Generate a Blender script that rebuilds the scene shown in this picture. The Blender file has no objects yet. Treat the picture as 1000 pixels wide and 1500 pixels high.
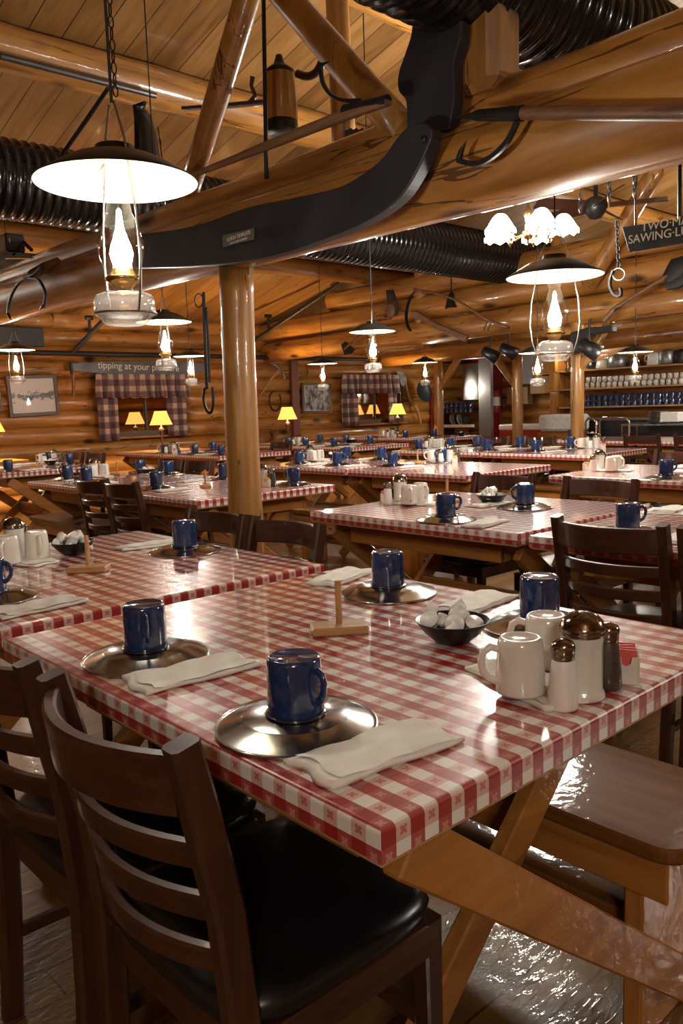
import bpy, math, random
from mathutils import Vector, Matrix
PI = math.pi
random.seed(7)
SC = bpy.context.scene
COL = SC.collection
sin, cos = math.sin, math.cos

# ------------------------------------------------------------------ camera
CAM = Vector((-0.619, -0.632, 1.248))
CX = Vector((0.736, -0.676, -0.033)).normalized()
CF = Vector((0.667, 0.734, -0.128)).normalized()
CU = CX.cross(CF).normalized()
CX = CF.cross(CU).normalized()
FPX = 1187.0
cd = bpy.data.cameras.new('camera'); co = bpy.data.objects.new('camera', cd); COL.objects.link(co)
m = Matrix.Identity(4)
for i in range(3):
    m[i][0] = CX[i]; m[i][1] = CU[i]; m[i][2] = -CF[i]; m[i][3] = CAM[i]
co.matrix_world = m
cd.sensor_fit = 'VERTICAL'; cd.sensor_height = 36; cd.lens = FPX / 1500 * 36
cd.clip_start = 0.02; cd.clip_end = 100
SC.camera = co
def ray(x, y): return CF + CX * ((x - 500) / FPX) + CU * ((750 - y) / FPX)
def atx(x, y, v): d = ray(x, y); return CAM + d * ((v - CAM.x) / d.x)
def aty(x, y, v): d = ray(x, y); return CAM + d * ((v - CAM.y) / d.y)
def atz(x, y, v): d = ray(x, y); return CAM + d * ((v - CAM.z) / d.z)

# ------------------------------------------------------------------ objects
def tag(o, label=None, cat=None, group=None, kind=None):
    if label: o['label'] = label
    if cat: o['category'] = cat
    if group: o['group'] = group
    if kind: o['kind'] = kind
    return o
def empty(name, loc, label=None, cat=None, group=None, rz=0):
    o = bpy.data.objects.new(name, None); COL.objects.link(o)
    o.location = loc; o.rotation_euler = (0, 0, rz); o.empty_display_size = 0.05
    return tag(o, label, cat, group)
def copy_tree(o, parent=None):
    c = o.copy(); COL.objects.link(c)
    if parent: c.parent = parent
    for ch in list(o.children): copy_tree(ch, c)
    return c
def dup(o, loc, rz=0, label=None, group=None, rot=None):
    c = copy_tree(o); c.location = loc
    c.rotation_euler = rot if rot else (0, 0, rz)
    if label: c['label'] = label
    if group: c['group'] = group
    return c
class Pool:
    """first use moves the prototype itself, later uses copy it"""
    def __init__(s, o): s.o = o; s.used = False
    def put(s, loc, rz=0, label=None, group=None, rot=None):
        if not s.used:
            s.used = True; o = s.o; o.location = loc; o.rotation_euler = rot if rot else (0, 0, rz)
            if label: o['label'] = label
            if group: o['group'] = group
            return o
        c = copy_tree(s.o); c.location = loc; c.rotation_euler = rot if rot else (0, 0, rz)
        if label: c['label'] = label
        if group: c['group'] = group
        return c

class MB:
    def __init__(s): s.v = []; s.f = []; s.sm = []; s.uv = []
    def add(s, vs, fs, smooth=False, uv=None):
        b = len(s.v); s.v += [tuple(v) for v in vs]
        for i, f in enumerate(fs):
            s.f.append([b + k for k in f]); s.sm.append(smooth); s.uv.append(uv[i] if uv else None)
        return s
    def box(s, x0, x1, y0, y1, z0, z1, M=None, bev=0.0):
        if bev > 0:
            b = min(bev, abs(x1-x0)*.49, abs(y1-y0)*.49, abs(z1-z0)*.49)
            out = []
            # chamfered box: 24 verts
            vs = []; idx = {}
            for ix, (xa, sx) in enumerate(((x0, 1), (x1, -1))):
                for iy, (ya, sy) in enumerate(((y0, 1), (y1, -1))):
                    for iz, (za, sz) in enumerate(((z0, 1), (z1, -1))):
                        for ax in range(3):
                            p = [xa + sx*b, ya + sy*b, za + sz*b]
                            p[ax] = (xa, ya, za)[ax]
                            idx[(ix, iy, iz, ax)] = len(vs); vs.append(p)
            fs = []
            q = lambda a, b_, c, d: fs.append([idx[a], idx[b_], idx[c], idx[d]])
            for i in (0, 1):
                L = [(i,0,0,0),(i,1,0,0),(i,1,1,0),(i,0,1,0)]; fs.append([idx[k] for k in (L if i else L[::-1])])
                L = [(0,i,0,1),(0,i,1,1),(1,i,1,1),(1,i,0,1)]; fs.append([idx[k] for k in (L if i else L[::-1])])
                L = [(0,0,i,2),(1,0,i,2),(1,1,i,2),(0,1,i,2)]; fs.append([idx[k] for k in (L if i else L[::-1])])
            for a in (0, 1):
                for c in (0, 1):
                    q((a,c,0,0),(a,c,1,0),(a,c,1,1),(a,c,0,1))
                    q((a,0,c,0),(a,1,c,0),(a,1,c,2),(a,0,c,2))
                    q((0,a,c,1),(1,a,c,1),(1,a,c,2),(0,a,c,2))
            for a in (0,1):
                for c in (0,1):
                    for d in (0,1): fs.append([idx[(a,c,d,0)], idx[(a,c,d,1)], idx[(a,c,d,2)]])
        else:
            vs = [(x0,y0,z0),(x1,y0,z0),(x1,y1,z0),(x0,y1,z0),(x0,y0,z1),(x1,y0,z1),(x1,y1,z1),(x0,y1,z1)]
            fs = [(3,2,1,0),(4,5,6,7),(0,1,5,4),(1,2,6,5),(2,3,7,6),(3,0,4,7)]
        if M is not None: vs = [M @ Vector(v) for v in vs]
        return s.add(vs, fs)
    def board(s, a, b, w, t, up=(0,0,1), bev=0.004):
        """board from a to b, width w along 'up' (made square to ab), thickness t"""
        a = Vector(a); b = Vector(b); d = (b - a); L = d.length; d.normalize()
        u = Vector(up); u = (u - d * u.dot(d)).normalized(); n = d.cross(u)
        M = Matrix(((d.x,u.x,n.x,a.x),(d.y,u.y,n.y,a.y),(d.z,u.z,n.z,a.z),(0,0,0,1)))
        return s.box(0, L, -w/2, w/2, -t/2, t/2, M, bev)
    def tube(s, pts, r, seg=10, caps=True, smooth=True, closed=False, flat=1.0):
        pts = [Vector(p) for p in pts]; n = len(pts)
        rs = r if isinstance(r, (list, tuple)) else [r] * n
        rings = []; prev = None
        for i, p in enumerate(pts):
            if closed: d = pts[(i+1) % n] - pts[i-1]
            else: d = pts[min(i+1, n-1)] - pts[max(i-1, 0)]
            d.normalize()
            if prev is None:
                prev = Vector((0,0,1)) if abs(d.z) < .9 else Vector((1,0,0))
            u = (prev - d * prev.dot(d)); 
            if u.length < 1e-6: u = d.orthogonal()
            u.normalize(); prev = u; w = d.cross(u)
            rings.append([p + (u * cos(2*PI*k/seg) + w * sin(2*PI*k/seg) * flat) * rs[i] for k in range(seg)])
        vs = [v for rg in rings for v in rg]; fs = []
        m_ = n if closed else n - 1
        for i in range(m_):
            j = (i + 1) % n
            for k in range(seg):
                k2 = (k + 1) % seg
                fs.append((i*seg+k, i*seg+k2, j*seg+k2, j*seg+k))
        s.add(vs, fs, smooth)
        if caps and not closed:
            s.add(rings[0], [list(range(seg))[::-1]]); s.add(rings[-1], [list(range(seg))])
        return s
    def lathe(s, prof, seg=24, c=(0,0,0), M=None, smooth=True, a0=0, a1=2*PI):
        full = abs(a1 - a0 - 2*PI) < 1e-6
        vs = []; fs = []; n = len(prof); ns = seg if full else seg + 1
        for k in range(ns):
            a = a0 + (a1-a0) * k / seg
            for (r, z) in prof: vs.append(Vector((c[0] + r*cos(a), c[1] + r*sin(a), c[2] + z)))
        for k in range(seg):
            k2 = (k+1) % ns
            for i in range(n-1):
                if prof[i][0] < 1e-7: fs.append((k*n+i, k2*n+i+1, k*n+i+1))
                elif prof[i+1][0] < 1e-7: fs.append((k*n+i, k2*n+i, k*n+i+1))
                else: fs.append((k*n+i, k2*n+i, k2*n+i+1, k*n+i+1))
        if M is not None: vs = [M @ v for v in vs]
        return s.add(vs, fs, smooth)
    def prism(s, poly, t, M=None):
        """outline poly (2-D) in local xy, thickness t along z from -t/2"""
        n = len(poly)
        vs = [Vector((p[0], p[1], -t/2)) for p in poly] + [Vector((p[0], p[1], t/2)) for p in poly]
        fs = [list(range(n))[::-1], list(range(n, 2*n))] + [(i, (i+1) % n, n + (i+1) % n, n + i) for i in range(n)]
        if M is not None: vs = [M @ v for v in vs]
        return s.add(vs, fs)
    def sweep(s, pts, w, t, up=(0,0,1), bev=0, caps=True):
        """rectangular section swept along pts; w along up, t across; lists allowed"""
        pts = [Vector(p) for p in pts]; n = len(pts); up = Vector(up)
        ws = w if isinstance(w, (list, tuple)) else [w]*n
        ts = t if isinstance(t, (list, tuple)) else [t]*n
        vs = []
        b = bev
        for i, p in enumerate(pts):
            d = (pts[min(i+1,n-1)] - pts[max(i-1,0)]).normalized()
            u = (up - d*up.dot(d)).normalized(); q = d.cross(u)
            W, T = ws[i]/2, ts[i]/2
            if b: sec = [(-W+b,-T),(W-b,-T),(W,-T+b),(W,T-b),(W-b,T),(-W+b,T),(-W,T-b),(-W,-T+b)]
            else: sec = [(-W,-T),(W,-T),(W,T),(-W,T)]
            for (a, c) in sec: vs.append(p + u*a + q*c)
        k = 8 if b else 4; fs = []
        for i in range(n-1):
            for j in range(k): fs.append((i*k+j, i*k+(j+1)%k, (i+1)*k+(j+1)%k, (i+1)*k+j))
        if caps: fs.append(tuple(range(k))[::-1]); fs.append(tuple((n-1)*k+j for j in range(k)))
        return s.add(vs, fs)
    def ball(s, c, r, sx=1, sy=1, sz=1, seg=14, rings=8):
        prof = [(r*sin(PI*i/rings), -r*cos(PI*i/rings)) for i in range(rings+1)]
        prof[0] = (0, -r); prof[-1] = (0, r)
        M = Matrix.Translation(Vector(c)) @ Matrix.Diagonal((sx, sy, sz, 1))
        return s.lathe(prof, seg, M=M)
    def build(s, name, mat, parent=None, local=True):
        me = bpy.data.meshes.new(name); me.from_pydata(s.v, [], s.f); me.update()
        me.polygons.foreach_set('use_smooth', s.sm)
        if any(u is not None for u in s.uv):
            L = me.uv_layers.new(name='UVMap')
            for p, u in zip(me.polygons, s.uv):
                if u:
                    for li, q in zip(p.loop_indices, u): L.data[li].uv = q
        me.materials.append(mat)
        o = bpy.data.objects.new(name, me); COL.objects.link(o)
        if parent: o.parent = parent
        return o
def fix_normals(o):
    import bmesh
    bm = bmesh.new(); bm.from_mesh(o.data); bmesh.ops.recalc_face_normals(bm, faces=bm.faces); bm.to_mesh(o.data); bm.free()
    return o
def text(name, body, size, mat, parent, M, depth=.001):
    cu = bpy.data.curves.new(name, 'FONT'); cu.body = body; cu.size = size; cu.extrude = depth
    cu.align_x = 'CENTER'; cu.align_y = 'CENTER'
    t = bpy.data.objects.new(name, cu); COL.objects.link(t)
    dg = bpy.context.evaluated_depsgraph_get()
    me = bpy.data.meshes.new_from_object(t.evaluated_get(dg)); bpy.data.objects.remove(t)
    me.materials.clear(); me.materials.append(mat)
    o = bpy.data.objects.new(name, me); COL.objects.link(o); o.parent = parent; o.matrix_local = M
    return o

# ------------------------------------------------------------------ materials
def newmat(name):
    m = bpy.data.materials.new(name); m.use_nodes = True; nt = m.node_tree; nt.nodes.clear()
    out = nt.nodes.new('ShaderNodeOutputMaterial'); b = nt.nodes.new('ShaderNodeBsdfPrincipled')
    nt.links.new(b.outputs[0], out.inputs[0]); return m, nt, b
def N(nt, t, **kw):
    n = nt.nodes.new(t)
    for k, v in kw.items():
        if k.startswith('i_'): n.inputs[k[2:].replace('_', ' ')].default_value = v
        else: setattr(n, k, v)
    return n
def ramp(nt, src, stops):
    r = nt.nodes.new('ShaderNodeValToRGB'); e = r.color_ramp.elements
    while len(e) < len(stops): e.new(.5)
    for i, (p, c) in enumerate(stops): e[i].position = p; e[i].color = (*c, 1)
    nt.links.new(src, r.inputs[0]); return r.outputs[0]
def math_(nt, op, a, b=None, c=None):
    n = nt.nodes.new('ShaderNodeMath'); n.operation = op
    for i, x in enumerate((a, b, c)):
        if x is None: continue
        if isinstance(x, (int, float)): n.inputs[i].default_value = x
        else: nt.links.new(x, n.inputs[i])
    return n.outputs[0]
def mixc(nt, f, a, b):
    n = nt.nodes.new('ShaderNodeMix'); n.data_type = 'RGBA'
    for s, x in ((n.inputs[0], f), (n.inputs[6], a), (n.inputs[7], b)):
        if isinstance(x, (int, float)): s.default_value = x
        elif isinstance(x, tuple): s.default_value = (*x, 1)
        else: nt.links.new(x, s)
    return n.outputs[2]
def plain(name, col, rough=.5, metal=0, coat=0, spec=.5, noise=.12, nscale=25, bump=0):
    m, nt, b = newmat(name)
    tc = N(nt, 'ShaderNodeTexCoord'); nz = N(nt, 'ShaderNodeTexNoise', i_Scale=float(nscale), i_Detail=4.0)
    nt.links.new(tc.outputs['Object'], nz.inputs['Vector'])
    d = tuple(max(0, c*(1-noise)) for c in col); l = tuple(min(1, c*(1+noise)) for c in col)
    nt.links.new(ramp(nt, nz.outputs[0], [(.3, d), (.7, l)]), b.inputs['Base Color'])
    b.inputs['Roughness'].default_value = rough; b.inputs['Metallic'].default_value = metal
    b.inputs['Coat Weight'].default_value = coat; b.inputs['Coat Roughness'].default_value = .05
    b.inputs['Specular IOR Level'].default_value = spec
    if bump:
        bp = N(nt, 'ShaderNodeBump', i_Strength=bump, i_Distance=.01); nt.links.new(nz.outputs[0], bp.inputs['Height'])
        nt.links.new(bp.outputs[0], b.inputs['Normal'])
    return m
def wood(name, cols, axis='X', scale=1.0, rough=.3, coat=.6, knots=True, bump=.25, world=False, stretch=14, cracks=False, spark=.12, spec=.5):
    """cols: dark, mid, light; grain runs along axis"""
    m, nt, b = newmat(name)
    tc = N(nt, 'ShaderNodeTexCoord'); mp = N(nt, 'ShaderNodeMapping')
    src = tc.outputs['Object']
    if world:
        g = N(nt, 'ShaderNodeNewGeometry'); src = g.outputs['Position']
    s = [stretch*scale]*3; s['XYZ'.index(axis)] = 1.0*scale
    mp.inputs['Scale'].default_value = s
    oi = N(nt, 'ShaderNodeObjectInfo'); cb = N(nt, 'ShaderNodeCombineXYZ')
    r = math_(nt, 'MULTIPLY', oi.outputs['Random'], 30.0)
    for k in range(3): nt.links.new(r, cb.inputs[k])
    ad = N(nt, 'ShaderNodeVectorMath', operation='ADD'); nt.links.new(src, ad.inputs[0]); nt.links.new(cb.outputs[0], ad.inputs[1])
    nt.links.new(ad.outputs[0], mp.inputs['Vector'])
    n1 = N(nt, 'ShaderNodeTexNoise', i_Scale=1.3, i_Detail=6.0, i_Roughness=.62, i_Distortion=.6)
    nt.links.new(mp.outputs[0], n1.inputs['Vector'])
    n2 = N(nt, 'ShaderNodeTexNoise', i_Scale=1.1, i_Detail=3.0); nt.links.new(ad.outputs[0], n2.inputs['Vector'])
    f = math_(nt, 'ADD', math_(nt, 'MULTIPLY', n1.outputs[0], .65), math_(nt, 'MULTIPLY', n2.outputs[0], .35))
    c = ramp(nt, f, [(.32, cols[0]), (.5, cols[1]), (.68, cols[2])])
    # drying cracks along the grain
    mc = N(nt, 'ShaderNodeMapping'); cs = [5.5*scale]*3; cs['XYZ'.index(axis)] = .35*scale; mc.inputs['Scale'].default_value = cs
    nt.links.new(ad.outputs[0], mc.inputs['Vector'])
    nc = N(nt, 'ShaderNodeTexNoise', i_Scale=1.0, i_Detail=4.0, i_Distortion=.25); nt.links.new(mc.outputs[0], nc.inputs['Vector'])
    ck = math_(nt, 'LESS_THAN', math_(nt, 'ABSOLUTE', math_(nt, 'SUBTRACT', nc.outputs[0], .47)), .0045 if cracks else -1.0)
    c = mixc(nt, math_(nt, 'MULTIPLY', ck, .8), c, tuple(x*.2 for x in cols[0]))
    if knots:
        mk = N(nt, 'ShaderNodeMapping'); ks = [3.2*scale]*3; ks['XYZ'.index(axis)] = 1.5*scale; mk.inputs['Scale'].default_value = ks
        nt.links.new(ad.outputs[0], mk.inputs['Vector'])
        vo = N(nt, 'ShaderNodeTexVoronoi', i_Scale=1.0); nt.links.new(mk.outputs[0], vo.inputs['Vector'])
        kf = ramp(nt, vo.outputs['Distance'], [(.08, (1,1,1)), (.2, (0,0,0))])
        c = mixc(nt, kf, c, tuple(x*.25 for x in cols[0]))
    nt.links.new(c, b.inputs['Base Color'])
    b.inputs['Roughness'].default_value = rough
    b.inputs['Coat Weight'].default_value = coat; b.inputs['Coat Roughness'].default_value = .06; b.inputs['Specular IOR Level'].default_value = spec
    bp = N(nt, 'ShaderNodeBump', i_Strength=bump, i_Distance=.012); nt.links.new(f, bp.inputs['Height'])
    nt.links.new(bp.outputs[0], b.inputs['Normal'])
    n3 = N(nt, 'ShaderNodeTexNoise', i_Scale=38.0, i_Detail=3.0, i_Distortion=.6); nt.links.new(src, n3.inputs['Vector'])
    b3 = N(nt, 'ShaderNodeBump', i_Strength=spark, i_Distance=.004); nt.links.new(n3.outputs[0], b3.inputs['Height']); nt.links.new(b3.outputs[0], b.inputs['Coat Normal'])
    return m
def emit(name, col, strength):
    m = bpy.data.materials.new(name); m.use_nodes = True; nt = m.node_tree; nt.nodes.clear()
    out = nt.nodes.new('ShaderNodeOutputMaterial'); e = nt.nodes.new('ShaderNodeEmission')
    e.inputs[0].default_value = (*col, 1); e.inputs[1].default_value = strength; nt.links.new(e.outputs[0], out.inputs[0]); return m
def thin_glass(name, tint=(1,1,1), refl=.12, edge=.7, milk=0):
    m = bpy.data.materials.new(name); m.use_nodes = True; nt = m.node_tree; nt.nodes.clear()
    out = nt.nodes.new('ShaderNodeOutputMaterial'); tr = nt.nodes.new('ShaderNodeBsdfTransparent'); gl = nt.nodes.new('ShaderNodeBsdfGlossy')
    tr.inputs[0].default_value = (*tint, 1); gl.inputs['Roughness'].default_value = .03
    lw = nt.nodes.new('ShaderNodeLayerWeight'); lw.inputs[0].default_value = .35
    mx = nt.nodes.new('ShaderNodeMixShader')
    f = math_(nt, 'ADD', math_(nt, 'MULTIPLY', lw.outputs['Facing'], edge), refl)
    f = math_(nt, 'MINIMUM', f, 1.0)
    nt.links.new(f, mx.inputs[0]); nt.links.new(tr.outputs[0], mx.inputs[1]); nt.links.new(gl.outputs[0], mx.inputs[2])
    if milk:
        df = nt.nodes.new('ShaderNodeBsdfDiffuse'); df.inputs[0].default_value = (.9,.9,.88,1); tl = nt.nodes.new('ShaderNodeBsdfTranslucent'); tl.inputs[0].default_value = (.9,.9,.88,1)
        ad = nt.nodes.new('ShaderNodeAddShader'); m2 = nt.nodes.new('ShaderNodeMixShader'); m2.inputs[0].default_value = milk
        nt.links.new(df.outputs[0], ad.inputs[0]); nt.links.new(tl.outputs[0], ad.inputs[1]); nt.links.new(mx.outputs[0], m2.inputs[1]); nt.links.new(ad.outputs[0], m2.inputs[2]); nt.links.new(m2.outputs[0], out.inputs[0])
    else: nt.links.new(mx.outputs[0], out.inputs[0])
    return m

CELL = .0254
def gingham():
    m, nt, b = newmat('gingham_vinyl')
    uv = N(nt, 'ShaderNodeUVMap'); sp = N(nt, 'ShaderNodeSeparateXYZ'); nt.links.new(uv.outputs[0], sp.inputs[0])
    x, y = sp.outputs[0], sp.outputs[1]
    on = lambda q, off: math_(nt, 'LESS_THAN', math_(nt, 'FRACT', math_(nt, 'MULTIPLY_ADD', q, .5, off)), .5)
    rx = on(x, 0.0)          # red stripe: cells 0, 2, 4 ...
    ry = on(y, 0.5)          # cross stripe: cells 1, 3, -1 ...
    fx = math_(nt, 'SUBTRACT', math_(nt, 'FRACT', x), .5); fy = math_(nt, 'SUBTRACT', math_(nt, 'FRACT', y), .5)
    rr = math_(nt, 'SQRT', math_(nt, 'ADD', math_(nt, 'MULTIPLY', fx, fx), math_(nt, 'MULTIPLY', fy, fy)))
    an = math_(nt, 'ARCTAN2', fy, fx)
    lobe = math_(nt, 'MULTIPLY_ADD', math_(nt, 'ABSOLUTE', math_(nt, 'SINE', math_(nt, 'MULTIPLY', an, 2.0))), .2, .1)
    fl = math_(nt, 'LESS_THAN', rr, lobe)
    # light columns: white, or pink with a flower
    pink = mixc(nt, fl, (.66, .42, .36), (.52, .16, .13))
    light = mixc(nt, ry, (.80, .77, .71), pink)
    pale = mixc(nt, fl, (.40, .075, .068), (.55, .22, .19))
    red = mixc(nt, ry, pale, (.33, .024, .024))
    c = mixc(nt, rx, light, red)
    nt.links.new(c, b.inputs['Base Color'])
    b.inputs['Roughness'].default_value = .3; b.inputs['Coat Weight'].default_value = 1.0; b.inputs['Coat Roughness'].default_value = .07; b.inputs['Coat IOR'].default_value = 1.55
    tc = N(nt, 'ShaderNodeTexCoord'); nz = N(nt, 'ShaderNodeTexNoise', i_Scale=9.0, i_Detail=3.0); nt.links.new(tc.outputs['Object'], nz.inputs['Vector'])
    bp = N(nt, 'ShaderNodeBump', i_Strength=.05, i_Distance=.01); nt.links.new(nz.outputs[0], bp.inputs['Height']); nt.links.new(bp.outputs[0], b.inputs['Normal'])
    nt.links.new(bp.outputs[0], b.inputs['Coat Normal'])
    return m
def plaid(name, ax):
    m, nt, b = newmat(name)
    tc = N(nt, 'ShaderNodeTexCoord'); sp = N(nt, 'ShaderNodeSeparateXYZ'); nt.links.new(tc.outputs['Object'], sp.inputs[0])
    f = lambda q, s, w: math_(nt, 'LESS_THAN', math_(nt, 'FRACT', math_(nt, 'MULTIPLY', q, s)), w)
    gx, gz = f(sp.outputs[ax], 6.0, .5), f(sp.outputs[2], 6.0, .5)
    tx, tz = f(sp.outputs[ax], 12.0, .12), f(sp.outputs[2], 12.0, .12)
    s_ = math_(nt, 'MULTIPLY', math_(nt, 'ADD', gx, gz), .5)
    c = ramp(nt, s_, [(0, (.46, .37, .29)), (.5, (.20, .115, .10)), (1, (.075, .045, .05))])
    c = mixc(nt, math_(nt, 'MULTIPLY', math_(nt, 'MAXIMUM', tx, tz), .5), c, (.05, .05, .08))
    nt.links.new(c, b.inputs['Base Color']); b.inputs['Roughness'].default_value = .9
    return m

M = {}
HON = ((.16, .060, .012), (.36, .155, .030), (.56, .27, .062))
for ax in 'XYZ':
    M['log' + ax] = wood('varnished_log_' + ax.lower(), HON, ax, 1.0, .42, .8, stretch=7, cracks=True, spark=.25)
    M['post' + ax] = wood('honey_post_' + ax.lower(), ((.16, .065, .014), (.36, .165, .038), (.52, .27, .075)), ax, 1.2, .42, .7, stretch=9, cracks=True, spark=.2)
    M['brd' + ax] = wood('orange_pine_' + ax.lower(), ((.20, .07, .013), (.34, .135, .028), (.46, .20, .05)), ax, 1.5, .5, .4, stretch=9, bump=.12, spark=.3, spec=.15)
    M['dk' + ax] = wood('dark_chair_wood_' + ax.lower(), ((.026, .008, .004), (.045, .015, .007), (.070, .025, .012)), ax, 2.2, .4, .6, knots=False, bump=.05, spark=.05, spec=.2)
M['pole'] = wood('old_pole_wood', ((.08, .035, .015), (.16, .075, .035), (.26, .14, .07)), 'Y', 2, .5, .1, bump=.2)
M['bench'] = wood('bench_wood', ((.085, .030, .006), (.15, .055, .012), (.22, .085, .02)), 'Y', 1.3, .55, .4, bump=.04, spark=.16, spec=.08)
M['frame'] = wood('picture_frame_wood', ((.05, .03, .015), (.09, .055, .03), (.13, .085, .05)), 'X', 3, .4, .2, knots=False)
M['block'] = wood('light_block_wood', ((.28, .14, .05), (.42, .23, .09), (.55, .32, .14)), 'Y', 3, .4, .3, knots=False, bump=.1)
M['gingham'] = gingham()
M['plaid'] = plaid('plaid_curtain', 0)
M['navy'] = plain('navy_enamel', (.009, .030, .100), .12, coat=1.0, noise=.25, nscale=120)
M['navyrim'] = plain('dark_rim_enamel', (.008, .012, .03), .1, coat=1)
M['steel'] = plain('brushed_steel', (.46, .45, .43), .16, 1.0, noise=.06, nscale=60)
M['chrome'] = plain('chrome', (.65, .62, .58), .1, 1.0, noise=.03)
M['ceramic'] = plain('cream_ceramic', (.68, .64, .56), .15, coat=.8, noise=.02)
M['bowl'] = plain('black_bowl', (.008, .008, .009), .38, spec=.3)
M['creamer'] = plain('white_creamer_cup', (.84, .82, .77), .35, noise=.03)
M['salt'] = plain('salt', (.78, .75, .70), .5, noise=.03, spec=.8, coat=.8)
M['sugar'] = plain('sugar_in_ribbed_glass', (.66, .63, .57), .25, noise=.03, coat=1)
M['pepper'] = plain('pepper', (.045, .03, .022), .5, noise=.7, nscale=400, coat=.9)
M['capmetal'] = plain('worn_chrome_cap', (.30, .26, .22), .12, 1.0, noise=.2, nscale=60)
M['packet'] = plain('pink_sweetener_packet', (.62, .10, .09), .5)
M['packety'] = plain('yellow_sweetener_packet', (.72, .42, .12), .5)
M['paper'] = plain('white_paper_napkin', (.74, .71, .64), .85, noise=.05, nscale=30, bump=.15)
M['sheet'] = plain('white_menu_card', (.72, .71, .68), .4, noise=.02)
M['vinyl'] = plain('black_vinyl', (.006, .006, .007), .28, noise=.3, nscale=12, bump=.08)
M['iron'] = plain('black_iron', (.016, .015, .015), .45, .3, noise=.4, nscale=30, bump=.1)
M['runner'] = plain('dark_painted_board', (.020, .021, .026), .5, noise=.4, nscale=5, bump=.1)
M['duct'] = plain('black_duct_metal', (.018, .018, .019), .22, .6, coat=.3, noise=.1)
M['shadeout'] = plain('black_shade_enamel', (.012, .012, .012), .3)
M['shadein'] = plain('white_shade_enamel', (.44, .42, .31), .4, noise=.01)
M['wire'] = plain('bail_wire', (.35, .33, .30), .25, .9)
M['brass'] = plain('brass', (.55, .33, .12), .22, 1.0)
M['bulb'] = emit('lamp_flame_bulb', (1.0, .93, .81), 230.0)
M['chbulb'] = emit('chandelier_glass_glow', (1.0, .95, .86), 75.0)
M['lampshade'] = emit('lit_parchment', (1.0, .47, .09), .85)
M['glass'] = thin_glass('lamp_glass', (1,1,1), .05, .6)
M['fontglass'] = thin_glass('oil_font_glass', (1,1,1), .12, .8, .10)
M['white'] = plain('white_plastic', (.70, .69, .66), .4)
M['black'] = plain('black_plastic', (.014, .014, .015), .35)
M['grey'] = plain('grey_panel', (.13, .12, .11), .5, 0)
M['saw'] = plain('grey_saw_steel', (.10, .10, .10), .35, .7, noise=.3, nscale=4)
M['letter'] = plain('cream_lettering', (.70, .66, .50), .6)
M['red'] = plain('red_paint', (.28, .02, .015), .35)
M['redpaint'] = plain('brown_red_paint', (.17, .055, .035), .55)
M['cardboard'] = plain('cardboard', (.30, .19, .10), .8)
M['amber'] = plain('amber_wood_block', (.62, .30, .06), .4)
M['galv'] = plain('galvanised_tin', (.28, .28, .28), .35, .8, noise=.4, nscale=20)
M['winglass'] = plain('dark_window_glass', (.02, .014, .01), .03, spec=1.0, coat=1.0, noise=.02)
M['clear'] = thin_glass('window_glass', (.9,.9,.88), .06, .5)

def floor_mat():
    m, nt, b = newmat('glossy_plank_floor')
    tc = N(nt, 'ShaderNodeTexCoord'); br = N(nt, 'ShaderNodeTexBrick')
    mp = N(nt, 'ShaderNodeMapping'); mp.inputs['Rotation'].default_value = (0, 0, 0)
    nt.links.new(tc.outputs['Object'], mp.inputs['Vector']); nt.links.new(mp.outputs[0], br.inputs['Vector'])
    br.inputs['Scale'].default_value = 1; br.inputs['Brick Width'].default_value = 2.2; br.inputs['Row Height'].default_value = .11
    br.inputs['Mortar Size'].default_value = .003; br.offset = .4
    br.inputs['Color1'].default_value = (.13, .064, .014, 1); br.inputs['Color2'].default_value = (.20, .105, .024, 1); br.inputs['Mortar'].default_value = (.03, .012, .004, 1)
    ms = N(nt, 'ShaderNodeMapping'); ms.inputs['Scale'].default_value = (2, 26, 2); nt.links.new(tc.outputs['Object'], ms.inputs['Vector'])
    nz = N(nt, 'ShaderNodeTexNoise', i_Scale=2.0, i_Detail=6.0); nt.links.new(ms.outputs[0], nz.inputs['Vector'])
    c = mixc(nt, math_(nt, 'MULTIPLY', nz.outputs[0], .5), br.outputs[0], (.10, .045, .015)); nt.links.new(c, b.inputs['Base Color'])
    b.inputs['Roughness'].default_value = .4; b.inputs['Coat Weight'].default_value = 1; b.inputs['Coat Roughness'].default_value = .05
    m2 = N(nt, 'ShaderNodeMapping'); m2.inputs['Scale'].default_value = (.35, 1, 1); nt.links.new(tc.outputs['Object'], m2.inputs['Vector'])
    n2 = N(nt, 'ShaderNodeTexNoise', i_Scale=55.0, i_Detail=3.0, i_Distortion=.8); nt.links.new(m2.outputs[0], n2.inputs['Vector'])
    bp = N(nt, 'ShaderNodeBump', i_Strength=.5, i_Distance=.004); nt.links.new(n2.outputs[0], bp.inputs['Height'])
    nt.links.new(bp.outputs[0], b.inputs['Normal']); nt.links.new(bp.outputs[0], b.inputs['Coat Normal'])
    return m
M['floor'] = floor_mat()
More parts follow.
